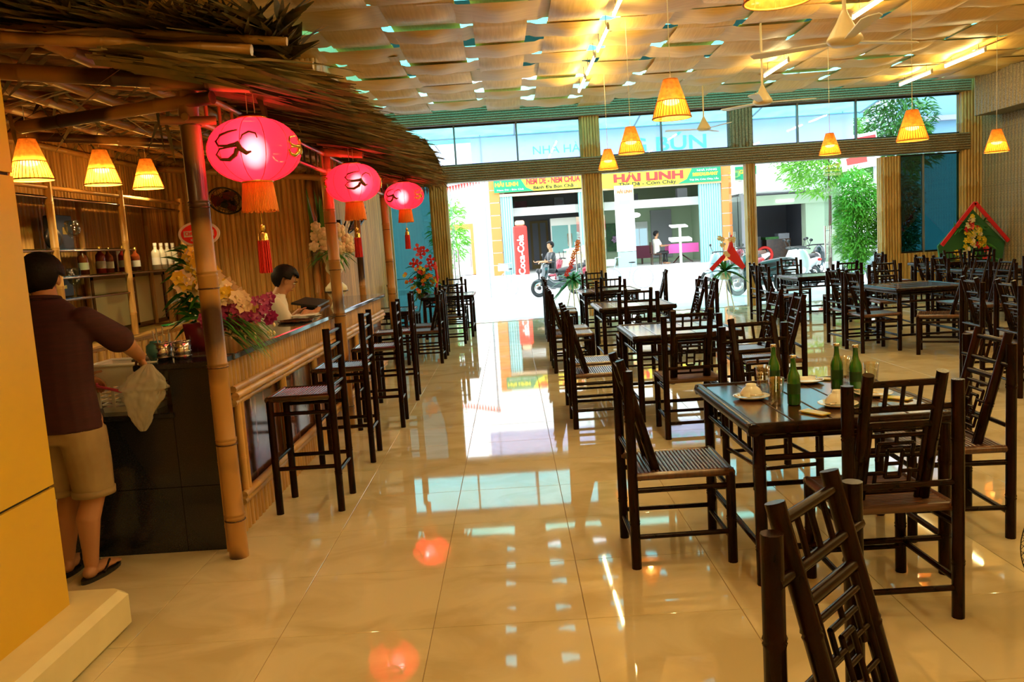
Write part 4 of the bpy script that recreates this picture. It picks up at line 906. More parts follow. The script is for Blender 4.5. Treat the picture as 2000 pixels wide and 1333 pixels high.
for sx, fy in ((1, 0), (-1, .06)):
    h_, k_, a_ = Q(sx*.088, .02, .84), Q(sx*.092, .035+fy, .46), Q(sx*.055 if sx > 0 else -.125, .0+fy, .085)
    limb(body, [h_, Q(sx*.09, .03+fy*.5, .64), k_, Q(sx*.078, -.012+fy, .33), Q(sx*.06 if sx > 0 else -.115, .0+fy, .16), a_], [.090, .073, .053, .055, .039, .034])
    ax, ay = a_[0], a_[1]; ang = -.12 if sx > 0 else .15; fd = Vector((-sin(ang), cos(ang), 0)); sdv = Vector((cos(ang), sin(ang), 0)); M_ = Matrix((sdv, fd, Vector((0, 0, 1)))).transposed()
    p0 = Vector((ax, ay, .055)); body.ell(p0+Vector((0, 0, -.012))-fd*.018, (.033, .042, .033), 12, 8, M_); body.ell(p0+fd*.07-Vector((0, 0, .012)), (.038, .10, .028), 14, 8, M_); body.ell(p0+fd*.13-Vector((0, 0, .018)), (.045, .055, .018), 12, 8, M_)
    for k in range(5): body.ell(p0+fd*(.185-.014*abs(k-1)*1.1)+sdv*((k-2)*.018)*(-sx)-Vector((0, 0, .022)), (.010, .017, .010), 8, 6, M_)
    fp = thing_parent = None
    so_ = MB(); n = 24; so_.add([p0+fd*(.065+.15*sin(t_)) + sdv*(.047*cos(t_)*(1+.12*sin(t_))) + Vector((0, 0, z)) for z in (-.055, -.036) for t_ in [2*pi*i/n for i in range(n)]], [tuple(range(n-1, -1, -1)), tuple(range(n, 2*n))]+[(i, (i+1) % n, (i+1) % n+n, i+n) for i in range(n)])
    fo = so_.build('flip_flop', BLACK, pm)
    for e in (-1, 1): MB().tube([p0+fd*.14-Vector((0, 0, .016)), p0+fd*.10+sdv*e*.03+Vector((0, 0, .012)), p0+fd*.03+sdv*e*.042-Vector((0, 0, .03))], .006, 6).build('strap', BLACK, fo)
put('body', remeshed(body, .0065), SKIN, pm); hairshell(hc, r_+.35, -.30, pm)
sh_ = MB(); sh_.loft([(Q(0, .0, .80), .185, .140, r_), (Q(0, .0, .86), .183, .138, r_), (Q(.0, -.005, 1.02), .172, .130, r_), (Q(0, -.015, 1.22), .195, .138, r_), (Q(-.01, -.005, 1.36), .200, .122, r_), (Q(-.02, .005, 1.435), .13, .095, r_), (Q(-.03, .01, 1.475), .082, .076, r_)])
for a, b in ((sR, eR), (sL, eL)): a, b = Vector(a), Vector(b); limb(sh_, [a-(b-a)*.1, a.lerp(b, .35), a.lerp(b, .78)], [.060, .066, .072])
put('polo_shirt', remeshed(sh_, .009, 5), MAROON, pm)
MB().torus(Q(-.035, .012, 1.478), .072, .012, (0, .15, 1), 24, 6).build('collar', MAROON, pm)
so2 = MB(); so2.loft([(Q(0, .01, .74), .175, .135, r_), (Q(0, .01, .80), .18, .138, r_), (Q(0, .0, .90), .172, .13, r_)])
for sx in (1, -1): so2.loft([(Q(sx*.094, .03, .455), .092, .098, r_), (Q(sx*.094, .03, .475), .090, .096, r_), (Q(sx*.09, .028, .62), .093, .108, r_), (Q(sx*.086, .01, .80), .095, .125, r_)])
put('khaki_shorts', remeshed(so2, .008, 4), KHAKI, pm)
for sx in (1, -1): MB().loft([(Q(sx*.094, .03, .448), .094, .100, r_), (Q(sx*.094, .03, .482), .095, .101, r_)], 24).build('turned_cuff', KHAKI, pm)
pm.scale = (1.10, 1.04, 1)
# basket and bag in front of him
bk = thing('laundry_basket', 'white slotted plastic basket with a pink handle on the work ledge', 'basket', (-2.2, 4.72, .80))
bm = MB(); N = 4
def bring(z, hx, hy): return [(-hx, -hy, z), (hx, -hy, z), (hx, hy, z), (-hx, hy, z)]
m = MB()
for z0, z1, k0, k1 in ((0, .03, .78, .80), (.15, .27, .90, .97)):
    a, b = bring(z0, .19*k0, .135*k0), bring(z1, .19*k1, .135*k1); m.add(a+b, [(0, 1, 5, 4), (1, 2, 6, 5), (2, 3, 7, 6), (3, 0, 4, 7)]); 
m.add(bring(.002, .19*.78, .135*.78), [(0, 1, 2, 3)]); m.build('shell', WHITEP, bk)
for k in range(5): z = .045+k*.022; q_ = .80+.1*k/5; MB().box((0, -.135*q_, z), (.38*q_, .004, .010)).box((0, .135*q_, z), (.38*q_, .004, .010)).box((-.19*q_, 0, z), (.004, .27*q_, .010)).box((.19*q_, 0, z), (.004, .27*q_, .010)).build('slat', WHITEP, bk)
for sx in (-1, -.5, 0, .5, 1): MB().box((sx*.16, -.122, .09), (.018, .006, .12)).box((sx*.16, .122, .09), (.018, .006, .12)).build('post', WHITEP, bk)
MB().torus((0, 0, 0), 1, .012, nu=4, nv=4); rim = MB(); a = [Vector(p) for p in bring(.272, .19, .135)]; rim.tube(a+[a[0]], .010, 6).build('rim', WHITEP, bk)
MB().tube([(-.19, -.09, .24), (-.14, -.16, .16), (0, -.19, .13), (.12, -.17, .17), (.19, -.12, .26), (.205, -.06, .285)], .009, 8).build('handle', mat('pink_plastic', (.75, .10, .20), .35), bk)
bg_ = thing('plastic_bag', 'crumpled clear plastic bag hanging from the hand of the man in maroon', 'bag', (-2.05, 4.37, .73))
def bagf(u, v):
    a = 2*pi*u; r = (.012+.085*sin(min(1, v*1.25)*pi*.5)**.8*(1-.0*v)) if v < .62 else .097*(1-((v-.62)/.38)**1.5)+.018
    p = Vector((cos(a)*r*1.1, sin(a)*r*.5, .36*v)); n = noise.noise(Vector((cos(a)*2.2, sin(a)*2.2, v*5)))*.05+noise.noise(Vector((cos(a)*6, sin(a)*6, v*14)))*.034
    return (p.x*(1+n*5)+.07*v**2+.02, p.y*(1+n*5), p.z)
mp_ = translucent('thin_clear_film', (.75, .70, .58), .35, .5, rough=.06); MB().grid(bagf, 70, 46).build('film', mp_, bg_)
# barman
bx, by = -2.16, 7.28
pb = thing('person', 'barman in a white shirt with short black hair, looking down behind the bar', 'person', (bx, by, 0)); a_ = -pi/2+.45
Q = lambda x, y, z: (x*cos(a_)-y*sin(a_), x*sin(a_)+y*cos(a_), z)
body = MB(); hc = Q(0, .17, 1.41); qf, HM = head(body, hc, a_+.06, -.52)
limb(body, [Q(0, .06, 1.20), Q(0, .13, 1.33)], [.066, .055])
body.loft([(Q(0, 0, .80), .16, .115, a_), (Q(0, .02, .95), .15, .11, a_), (Q(0, .04, 1.10), .175, .115, a_), (Q(0, .055, 1.20), .17, .10, a_), (Q(0, .07, 1.26), .09, .075, a_)])
arms = []
for sx in (-1, 1):
    s_, e_, w_ = Q(sx*.19, .05, 1.19), Q(sx*.25, .14, .98), Q(sx*.12, .30, 1.12); arms.append((s_, e_, w_)); limb(body, [s_, e_, w_], [.054, .043, .028]); hand(body, w_, Vector(Q(-sx*.3, .9, -.1)), Vector(Q(-sx, 0, .3)), curl=.35)
    limb(body, [Q(sx*.088, 0, .84), Q(sx*.095, .03, .46), Q(sx*.09, 0, .09)], [.09, .057, .038]); body.ell(Q(sx*.09, .07, .035), (.042, .12, .033), 12, 8, Matrix.Rotation(a_, 3, 'Z'))
put('body', remeshed(body, .0065), SKIN, pb); hairshell(hc, a_+.06, -.52, pb)
for sx in (-1, 1):
    MB().ell(qf(sx*.031, .079, .005), (.012, .007, .006), 8, 6).build('eye', PAPER, pb); MB().ell(qf(sx*.031, .086, .004), (.005, .004, .005), 6, 5).build('pupil', BLACK, pb); MB().ell(qf(sx*.033, .086, .024), (.019, .006, .004), 8, 5).build('eyebrow', HAIRM, pb)
MB().ell(qf(0, .088, -.060), (.021, .004, .004), 8, 5).build('lips', mat('lip', (.36, .10, .07), .5), pb)
sh_ = MB(); sh_.loft([(Q(0, .0, .80), .185, .135, a_), (Q(0, .02, .95), .175, .13, a_), (Q(0, .04, 1.10), .195, .135, a_), (Q(0, .055, 1.20), .19, .118, a_), (Q(0, .07, 1.26), .12, .09, a_), (Q(0, .09, 1.295), .078, .072, a_)])
for s_, e_, w_ in arms: s_, e_ = Vector(s_), Vector(e_); limb(sh_, [s_-(e_-s_)*.1, s_.lerp(e_, .4), s_.lerp(e_, .92)], [.066, .07, .066])
put('white_shirt', remeshed(sh_, .009, 4), WHITEC, pb)
for sx in (-1, 1): MB().add([Q(sx*.0, .165, 1.215), Q(sx*.05, .165, 1.25), Q(sx*.09, .08, 1.305), Q(sx*.07, .03, 1.32), Q(sx*.06, .10, 1.30), Q(sx*.02, .15, 1.255)], [(0, 1, 2, 5), (2, 3, 4, 5)] if sx > 0 else [(5, 2, 1, 0), (5, 4, 3, 2)]).build('collar', WHITEC, pb)
so2 = MB()
for sx in (1, -1): limb(so2, [Q(sx*.085, 0, .85), Q(sx*.095, .03, .46), Q(sx*.09, 0, .10)], [.105, .078, .07])
put('trousers', remeshed(so2, .012, 3), BLACK, pb)

# ------------------------------------------------------------------ street and the buildings across it
gd = struct('floor_street', MB().ab((-60, 17.5, -.25), (80, 120, -.03)), ASPH)
kb = MB().ab((-30, 30.6, -.1), (30, 31.6, .16)).ab((-.7, 31.4, 0), (9.0, 38, .42)); struct('floor_sidewalk', kb, CURB)
sb = thing('shop_building', 'eatery across the street with yellow and green signboards and orange pillars', 'building', (3.8, 32, 0))
b3 = lambda p: Vector(p)-Vector((3.8, 32, 0))
def sp(name, a, b, m, par=None): return MB().ab(b3(a), b3(b)).build(name, m, par or sb)
for x0, x1 in ((-.67, -.28), (8.18, 8.55)):
    sp('pillar_core', (x0+.02, 32.02, .3), (x1-.02, 32.5, 4.15), WHITEW)
    for k in range(8): sp('pillar_block', (x0, 31.98, .36+k*.475), (x1, 32.45, .36+k*.475+.44), ORW)
sp('wall', (-1.36, 32.1, 0), (-.67, 33, 8.5), WHITEW); sp('wall', (-.67, 32.2, 4.1), (8.6, 33, 9), WHITEW)
for x0, x1 in ((-.28, .2), (2.72, 3.2), (7.34, 8.18)):
    o = sp('shutter', (x0, 32.1, .4), (x1, 32.25, 3.5), TEALS)
    for k in range(int((x1-x0)/.09)): sp('slat', (x0+.02+k*.09, 32.06, .42), (x0+.075+k*.09, 32.1, 3.48), TEALS, o)
sp('lintel', (-.3, 32.0, 3.40), (8.2, 32.2, 3.50), mat('beige_trim', (.80, .55, .36), .7))
sp('mezzanine_slab', (.1, 33.2, 2.68), (8.2, 33.5, 3.0), PALEG if False else WHITEW); sp('mezzanine_floor', (.1, 33.5, 2.9), (8.2, 38, 3.0), PALEG)
sp('side_wall', (3.2, 32.3, .4), (3.7, 38, 4.1), PALEG); sp('back_wall', (-.3, 37.6, .4), (3.4, 38, 4.2), GREYW); sp('back_wall', (3.5, 36.6, .4), (8.3, 37, 4.2), PALEG); sp('ceiling_slab', (-.3, 32.3, 4.05), (8.3, 38, 4.2), GREYW)
sp('side_wall', (8.0, 32.3, .4), (8.3, 38, 4.1), PALEG); sp('side_wall', (-.3, 32.3, .4), (-.1, 38, 4.1), GREYW)
sp('blue_grey_panel', (6.2, 36.5, .6), (7.1, 36.6, 2.66), GREYW); 
dr = sp('door', (.95, 37.5, .42), (1.75, 37.6, 2.55), mat('ochre_frame', (.42, .30, .12), .6)); sp('pane', (1.05, 37.46, .6), (1.3, 37.5, 2.45), GREYW, dr); sp('pane', (1.4, 37.46, .6), (1.65, 37.5, 2.45), GREYW, dr)
wd = sp('window', (5.3, 36.5, .9), (6.05, 36.6, 2.2), WHITEW); sp('pane', (5.35, 36.46, .95), (5.65, 36.5, 1.9), emis('daylit_pane', (.55, .85, .95), 1.0), wd); sp('pane', (5.7, 36.46, .95), (6.0, 36.5, 1.9), emis('daylit_pane2', (.55, .85, .95), 1.0), wd)
pc = sp('picture', (4.25, 36.5, 1.0), (4.85, 36.58, 2.2), LEAFD); MB().flower(b3((4.6, 36.45, 1.5)), .18, (0, -1, .2)).build('painted_lotus', mat('lilac', (.5, .3, .5), .6), pc)
sp('balcony_clutter', (.3, 34, 3.0), (.8, 34.4, 3.3), MAROON); sp('balcony_clutter', (1.9, 34, 3.0), (2.3, 34.4, 3.35), BLACK); sp('balcony_clutter', (5.0, 34, 3.0), (5.3, 34.4, 3.3), BLACK); sp('balcony_clutter', (6.9, 34, 3.0), (7.3, 34.4, 3.4), GREYW)
MB().ell(b3((5.25, 34.5, 2.45)), (.2, .2, .1), 12, 8).build('lit_lamp', emis('shop_lamp', (1, 1, .95), 4), sb)
# signs
sg = thing('signboard', 'green and yellow signboard with red lettering NEM, left one across the street', 'sign', (1.2, 31.9, 3.8)); g = lambda p: Vector(p)-Vector((1.2, 31.9, 3.8))
MB().ab(g((-.47, 31.9, 3.55)), g((3.2, 31.98, 4.05))).build('yellow_panel', SYEL, sg)
MB().add([g(p) for p in ((-.47, 31.89, 3.55), (1.05, 31.89, 3.55), (.75, 31.89, 3.7), (.55, 31.89, 4.05), (-.47, 31.89, 4.05), (-.47, 31.9, 3.55), (1.05, 31.9, 3.55), (.75, 31.9, 3.7), (.55, 31.9, 4.05), (-.47, 31.9, 4.05))], [(0, 1, 2, 3, 4), (0, 5, 6, 1), (3, 8, 9, 4)]).build('green_panel', SGREEN, sg)
MB().ab(g((2.85, 31.88, 3.55)), g((3.2, 31.9, 4.05))).build('green_end', SGREEN, sg)
lettering('HẢI LINH', .19, g((.02, 31.885, 3.84)), SYEL, sg, .88, .010); lettering('Nem Dê - Bún Chả', .085, g((.15, 31.885, 3.64)), PAPER, sg, 1.0)
lettering('NEM DÊ - NEM CHUA', .32, g((1.78, 31.885, 3.90)), SRED, sg, 2.05, .016); lettering('Bánh Đa Bún Chả -', .17, g((1.85, 31.885, 3.66)), BLACK, sg, 1.65, .004)
sg = thing('signboard', 'yellow and green signboard with big red lettering, right one across the street', 'sign', (6.0, 31.9, 3.7)); g = lambda p: Vector(p)-Vector((6.0, 31.9, 3.7))
MB().ab(g((3.35, 31.9, 3.46)), g((8.15, 31.98, 4.0))).build('yellow_panel', SYEL, sg)
MB().add([g(p) for p in ((6.5, 31.89, 3.46), (8.15, 31.89, 3.46), (8.15, 31.89, 4.0), (7.05, 31.89, 4.0), (6.85, 31.89, 3.62), (6.5, 31.9, 3.46), (8.15, 31.9, 3.46), (8.15, 31.9, 4.0), (7.05, 31.9, 4.0), (6.85, 31.9, 3.62))], [(0, 1, 2, 3, 4), (0, 5, 6, 1), (2, 7, 8, 3)]).build('green_panel', SGREEN, sg)
lettering('HẢI LINH', .40, g((5.40, 31.885, 3.79)), SRED, sg, 2.65, .022); lettering('Thịt Dê - Cơm Cháy', .19, g((5.35, 31.885, 3.555)), BLACK, sg, 2.2, .004)
lettering('NHÀ HÀNG', .10, g((7.62, 31.885, 3.91)), PAPER, sg, .75); lettering('RESTAURANT', .15, g((7.55, 31.885, 3.76)), SYEL, sg, .95, .010); lettering('Thịt Dê, Cơm Cháy, Lẩu', .09, g((7.5, 31.885, 3.57)), PAPER, sg, 1.1)
sg = thing('signboard', 'small dark green signboard with yellow lettering beside the orange pillar', 'sign', (9.1, 31.9, 3.7)); MB().box((0, .03, 0), (.8, .06, .5)).build('panel', SGREEN, sg); lettering('GOLF', .2, (0, -.01, .04), SYEL, sg, .5, .005)
mb_ = thing('menu_board', 'tall standing menu board, yellow green above and white below', 'sign', (4.42, 31.7, .42)); MB().ab((-.36, 0, .62), (.36, .06, 3.1)).build('panel', PAPER, mb_); MB().ab((-.355, -.006, 2.3), (.355, 0, 3.1)).build('yellow_green_top', mat('yellow_green', (.70, .82, .32), .6), mb_)
lettering('HẢI LINH', .16, (.02, -.012, 2.86), SRED, mb_, .55, .004); MB().ab((-.2, -.01, 2.38), (.22, -.002, 2.56)).build('photo_print', TEALS, mb_); MB().ab((-.33, -.004, 0), (.36, .08, .6)).build('teal_base', TEALS, mb_); MB().ab((-.15, -.008, 1.05), (.2, -.002, 1.09)).build('rule', GREYW, mb_)
dc = thing('drinks_cooler', 'tall red drinks cooler with white script at the shop entrance', 'cooler', (.42, 31.6, .16)); MB().bev((0, .2, 1.05), (.52, .5, 2.1), .05).build('cabinet', SRED, dc); MB().bev((0, .2, 2.2), (.36, .4, .2), .05).build('top_sign', mat('peach_top', (.9, .5, .3), .5), dc); lettering('Coca-Cola', .34, (0, -.06, 1.0), PAPER, dc, 1.5, .01, (pi/2, -pi/2, 0)); MB().box((0, .2, -.02), (.46, .44, .08)).build('foot', BLACK, dc)
fr = thing('display_fridge', 'white glass fronted display fridge in the shop', 'fridge', (2.45, 34.0, .42)); MB().box((0, .3, 1.05), (1.5, .6, 2.1)).build('cabinet', WHITEP, fr)
for x in (-.38, .38): MB().box((x, -.01, 1.25), (.66, .03, 1.1)).build('glass_door', mat('fridge_glass', (.20, .42, .40), .1), fr); MB().box((x*.2, -.04, 1.2), (.03, .03, .5)).build('handle', STEEL, fr)
ct = thing('food_cart', 'white glass food cart with a slanted top before the fridge', 'cart', (2.45, 31.0, .16)); MB().box((0, 0, .7), (.7, .5, .8)).build('glass_case', mat('cart_print', (.75, .80, .62), .4, col2=(.8, .5, .2), scale=6), ct); MB().box((.02, 0, 1.14), (.95, .6, .05), Matrix.Rotation(-.12, 3, 'Y')).build('lid', PAPER, ct)
for sx in (-1, 1): MB().cyl((sx*.33, 0, 0), (sx*.33, 0, 1.1), .025).build('leg', WHITEP, ct); MB().torus((sx*.3, .22, .18), .16, .02, (0, 1, 0), 18, 5).build('wheel', GREYW, ct)
pt = thing('shop_table', 'table under a bright pink cloth in the eatery', 'table', (6.9, 33.6, .42)); MB().ab((-.6, -.4, .40), (.6, .4, .76)).build('pink_cloth', PINK, pt)
for sx in (-1, 1): MB().cyl((sx*.4, -.2, 0), (-sx*.1, .2, .42), .025).build('leg', DARKT, pt)
pt = thing('shop_table', 'table under a maroon cloth deeper in the eatery', 'table', (5.55, 34.6, .42)); MB().ab((-.5, -.3, .25), (.3, .3, .76)).build('maroon_cloth', mat('maroon_cloth', (.10, .01, .03), .7), pt); MB().cyl((-.1, 0, 0), (-.1, 0, .3), .04).build('leg', DARKT, pt)
ls = thing('folding_sign', 'white double tray stand on a single post on the shop step', 'stand', (6.45, 31.6, .42)); MB().cyl((0, 0, 0), (0, 0, 1.45), .05).build('post', WHITEP, ls); MB().box((-.05, 0, 1.45), (.62, .5, .05), Matrix.Rotation(.15, 3, 'X')).build('upper_tray', PAPER, ls); MB().box((.0, 0, .95), (.78, .55, .1), Matrix.Rotation(.15, 3, 'X')).build('lower_tray', PAPER, ls); MB().box((0, 0, .02), (.5, .4, .04)).build('foot', WHITEP, ls)
def small_person(x, y, z, lab, shirt, seated, yaw=0., sk=SKIN, s=1.0):
    t = thing('person', lab, 'person', (x, y, z), yaw); b = MB(); h0 = .45 if seated else .84
    q, M = head(b, (0, .02, h0+.75), 0); limb(b, [(0, 0, h0+.55), (0, .01, h0+.66)], [.06, .055]); b.loft([((0, 0, h0), .16, .12, 0), ((0, 0, h0+.2), .15, .11, 0), ((0, 0, h0+.42), .18, .11, 0), ((0, 0, h0+.55), .1, .08, 0)])
    for sx in (-1, 1):
        limb(b, [(sx*.19, 0, h0+.5), (sx*.24, .12, h0+.27), (sx*.20, .38, h0+.28)], [.05, .042, .03]); hand(b, (sx*.20, .38, h0+.28), (0, 1, -.1), (-sx, 0, .2), curl=.6)
        limb(b, [(sx*.09, 0, h0), (sx*.12, .40 if seated else .03, .46), (sx*.12, .36 if seated else 0, .07)], [.085, .06, .04]); b.ell((sx*.12, .42 if seated else .06, .035), (.04, .12, .03), 10, 6)
    put('body', remeshed(b, .012, 2), sk, t); hairshell((0, .02, h0+.75), 0, 0, t)
    c = MB(); c.loft([((0, 0, h0-.05), .18, .135, 0), ((0, 0, h0+.2), .17, .125, 0), ((0, 0, h0+.42), .2, .125, 0), ((0, 0, h0+.55), .12, .09, 0)])
    for sx in (-1, 1): limb(c, [(sx*.18, 0, h0+.5), (sx*.22, .07, h0+.36)], [.065, .06])
    put('shirt', remeshed(c, .015, 2), shirt, t)
    c = MB()
    for sx in (-1, 1): limb(c, [(sx*.09, 0, h0), (sx*.12, .40 if seated else .03, .46), (sx*.12, .36 if seated else 0, .12)], [.1, .075, .06])
    put('trousers', remeshed(c, .015, 2), BLACK, t); return t
small_person(5.78, 33.0, .42, 'person in a pale shirt seated at the table in the eatery', WHITEC, True, -1.3)
tc_ = thing('shop_chair', 'brown chair under the seated person in the eatery', 'chair', (5.75, 33.0, .42)); MB().box((0, 0, .42), (.4, .4, .04)).build('seat', SEAT, tc_); MB().box((-.2, 0, .68), (.03, .4, .44)).build('backrest', SEAT, tc_)
for sx in (-1, 1):
    for sy in (-1, 1): MB().cyl((sx*.17, sy*.17, 0), (sx*.17, sy*.17, .42), .02).build('leg', SEAT, tc_)
def scooter(x, y, a, body, seat, lab, rider=None):
    t = thing('motor_scooter', lab, 'scooter', (x, y, -.03), a, 'motor scooters in the street')
    for yy in (-.62, .62): w = MB().torus((0, yy, .27), .225, .05, (1, 0, 0), 26, 8).cyl((-.05, yy, .27), (.05, yy, .27), .06, n=12).build('wheel', BLACK, t); MB().torus((0, yy, .27), .15, .03, (1, 0, 0), 18, 5).build('rim', STEEL, w)
    MB().loft([((0, .50, .32), .05, .05, 0), ((0, .46, .55), .17, .09, 0), ((0, .40, .78), .20, .12, 0), ((0, .36, .95), .13, .12, 0), ((0, .34, 1.02), .05, .06, 0)], 16).build('front_fairing', body, t)
    MB().tube([(0, .36, .5), (0, .2, .36), (0, -.1, .33), (0, -.3, .4)], [.12, .13, .13, .12], 12).build('footboard', body, t)
    MB().tube([(0, -.02, .52), (0, -.2, .55), (0, -.55, .62), (0, -.85, .72)], [.08, .14, .15, .05], 14).build('rear_body', body, t)
    MB().tube([(0, -.0, .70), (0, -.2, .70), (0, -.45, .73), (0, -.72, .80)], [.09, .13, .13, .07], 14).build('seat', seat, t)
    MB().tube([(-.33, .22, 1.02), (-.15, .32, 1.04), (.15, .32, 1.04), (.33, .22, 1.02)], .02, 8).build('handlebar', BLACK, t); MB().ell((0, .44, .98), (.09, .06, .07), 12, 8).build('headlight', CLEAR, t); MB().ell((0, .63, .48), (.07, .16, .05), 12, 8).build('mudguard', body, t); MB().ell((0, -.86, .70), (.07, .03, .04), 8, 6).build('tail_light', SRED, t)
    for sx in (-1, 1): MB().cyl((sx*.25, .26, 1.02), (sx*.32, .28, 1.2), .008).ell((sx*.33, .28, 1.24), (.055, .015, .04), 10, 6).build('mirror', BLACK, t)
    MB().cyl((0, .62, .27), (0, .42, .8), .03).build('fork', STEEL, t); MB().cyl((.12, -.3, .3), (.14, -.85, .38), .05, .04).build('exhaust', STEEL, t); MB().cyl((-.1, -.1, .3), (-.22, -.05, .0), .012).build('kick_stand', STEEL, t); return t
DT = mat('teal_black_paint', (.01, .025, .03), .12, coat=1.0); WH = mat('white_paint', (.8, .82, .84), .2, coat=.6); RD = mat('maroon_paint', (.28, .01, .03), .2, coat=.6); SV = mat('silver_paint', (.4, .5, .55), .25, coat=.6)
for x, y, a, bd, st, lab in ((1.35, 25.0, 2.0, DT, BLACK, 'dark scooter ridden by the person in a black top'), (2.0, 28.3, 1.3, RD, BLACK, 'maroon scooter behind the rider, by the food cart'), (6.15, 20.6, 1.75, DT, BLACK, 'gleaming dark scooter closest to the doorway behind the small table'), (8.0, 23.0, .25, WH, BLACK, 'white scooter parked nose out before the garage'),
                             (8.9, 24.2, -.5, DT, SEAT, 'dark scooter parked beside the green shrub'), (7.3, 21.5, -.9, WH, BLACK, 'pale scooter parked near the clad pillar'), (7.2, 25.5, .3, RD, BLACK, 'red trimmed scooter in the parked row'), (9.3, 22.2, .1, SV, BLACK, 'silver scooter half hidden by the shrub'), (8.1, 28.8, 1.6, WH, SEAT, 'white scooter side on in front of the garage'), (6.0, 23.2, .7, SV, BLACK, 'silver scooter behind the gleaming dark one')): scooter(x, y, a, bd, st, lab)
small_person(1.22, 25.06, .28, 'rider in a black top on the dark scooter', BLACK, True, 1.9)
small_person(2.75, 29.6, .0, 'person in white standing by the food cart', WHITEC, False, .6)
def bicycle(x, y, a, lab):
    t = thing('bicycle', lab, 'bicycle', (x, y, -.03), a, 'bicycles in the street'); 
    for yy in (-.5, .5): MB().torus((0, yy, .33), .32, .016, (1, 0, 0), 30, 5).build('wheel', GREYW, t)
    MB().tube([(0, -.5, .33), (0, -.05, .28), (0, .33, .72), (0, -.15, .75), (0, -.05, .28)], .016, 6).build('frame', SV, t); MB().tube([(0, .5, .33), (0, .33, .9), (0, .36, .98)], .015, 6).build('fork', SV, t); MB().tube([(-.25, .25, 1.0), (0, .36, .98), (.25, .25, 1.0)], .014, 6).build('handlebar', SV, t); MB().ell((0, -.18, .82), (.06, .12, .03), 10, 6).build('saddle', BLACK, t); MB().box((0, .5, .85), (.3, .22, .2)).build('basket', WHITEP, t); return t
bicycle(-.1, 27.5, .35, 'grey bicycle with a basket before the left orange pillar'); bicycle(3.6, 26.0, 1.2, 'grey bicycle by the doorway column')
# garage house on the right
gh = thing('garage_house', 'pale green house with an open dark garage behind the scooters', 'building', (11, 33, 0)); h3 = lambda p: Vector(p)-Vector((11, 33, 0))
def gp(name, a, b, m): return MB().ab(h3(a), h3(b)).build(name, m, gh)
gp('canopy_slab', (9.3, 31.4, 2.95), (12.9, 33.2, 3.6), WHITEW); gp('lintel', (9.4, 33, 2.45), (13, 33.3, 2.85), PALEG); gp('wall', (11.75, 33.1, 0), (13.5, 33.6, 3), PALEG); gp('wall', (9.2, 33.1, 0), (9.55, 33.6, 3), GREYW); gp('upper_wall', (9.2, 33.2, 3.5), (16, 34, 8), WHITEW); gp('back_wall', (9.2, 38, 0), (13, 38.3, 3), GREYW); gp('side_wall', (9.2, 33.5, 0), (9.4, 38, 3), GREYW); gp('side_wall', (12.6, 33.5, 0), (12.8, 38, 3), GREYW); gp('ceiling_slab', (9.2, 33.3, 2.9), (12.9, 38, 3), GREYW)
gp('counter', (10.6, 34.5, 0), (11.6, 35.1, 1.1), SEAT); gp('cloth', (10.55, 34.45, 1.1), (11.1, 35.1, 1.2), LEAF); gp('bundle', (11.1, 34.5, 1.1), (11.55, 35, 1.32), GREYW); gp('stack', (9.7, 34.6, 0), (10.4, 35.3, 1.25), BLACK); gp('blue_bin', (9.5, 33.0, .3), (9.7, 33.1, 1.1), mat('blue_plastic', (.05, .3, .8), .4)); MB().torus(h3((10.3, 33.8, .5)), .3, .06, (0, 1, 0), 20, 6).build('red_hoop', SRED, gh); MB().box(h3((10.9, 33, 2.6)), (.7, .1, .1)).build('lamp', emis('garage_tube', (1, 1, 1), 3), gh)
sd_ = thing('side_house', 'blue grey house wall filling the far right beyond the shrub', 'building', (16, 27, 0)); MB().ab((-3.0, 0, 0), (9, 1, 9)).build('wall', mat('blue_grey_render', (.20, .38, .46), .7), sd_); MB().ab((-3.05, -.3, 4.6), (9, 1, 4.75)).build('ledge', GREYW, sd_)
# row of houses left, far
fh = thing('far_house', 'distant sunlit orange and white house seen through the left doorway', 'building', (-4, 48, 0)); f3 = lambda p: Vector(p)-Vector((-4, 48, 0))
MB().ab(f3((-8, 48, 0)), f3((-1.6, 52, 9))).build('wall', WHITEW, fh); MB().ab(f3((-4, 47.8, 2.6)), f3((-1.7, 48, 2.9))).build('ledge', ORW, fh); MB().ab(f3((-2.2, 47.8, 0)), f3((-1.7, 48, 2.6))).build('pier', ORW, fh)
for k in range(3): MB().ab(f3((-3.5+.02*k, 47.85, 3.3+k*.9)), f3((-2.4, 48, 3.9+k*.9))).build('window', GREYW, fh)
MB().ab(f3((-2.8, 47.85, .4)), f3((-2.3, 48, 2.2))).build('window', GREYW, fh)
bt = thing('bunting', 'string of red bunting flags over the street at left', 'bunting', (-4.2, 26, 0)); bf = MB()
for k in range(40):
    z = 3.7-.25*sin(k/39*pi); bf.add([(k*.09, 0, z), (k*.09+.08, .004, z), (k*.09+.04, 0, z-.2)], [(0, 1, 2)])
bf.build('flags', SRED, bt, kind='stuff'); MB().tube([(k*.09*39/10, 0, 3.7-.25*sin(k/10*pi)) for k in range(11)], .006, 5).build('cord', GREYW, bt)
for x in (0, 3.51): MB().cyl((x, 0, -.03), (x, 0, 3.72), .03).build('pole', GREYW, bt)
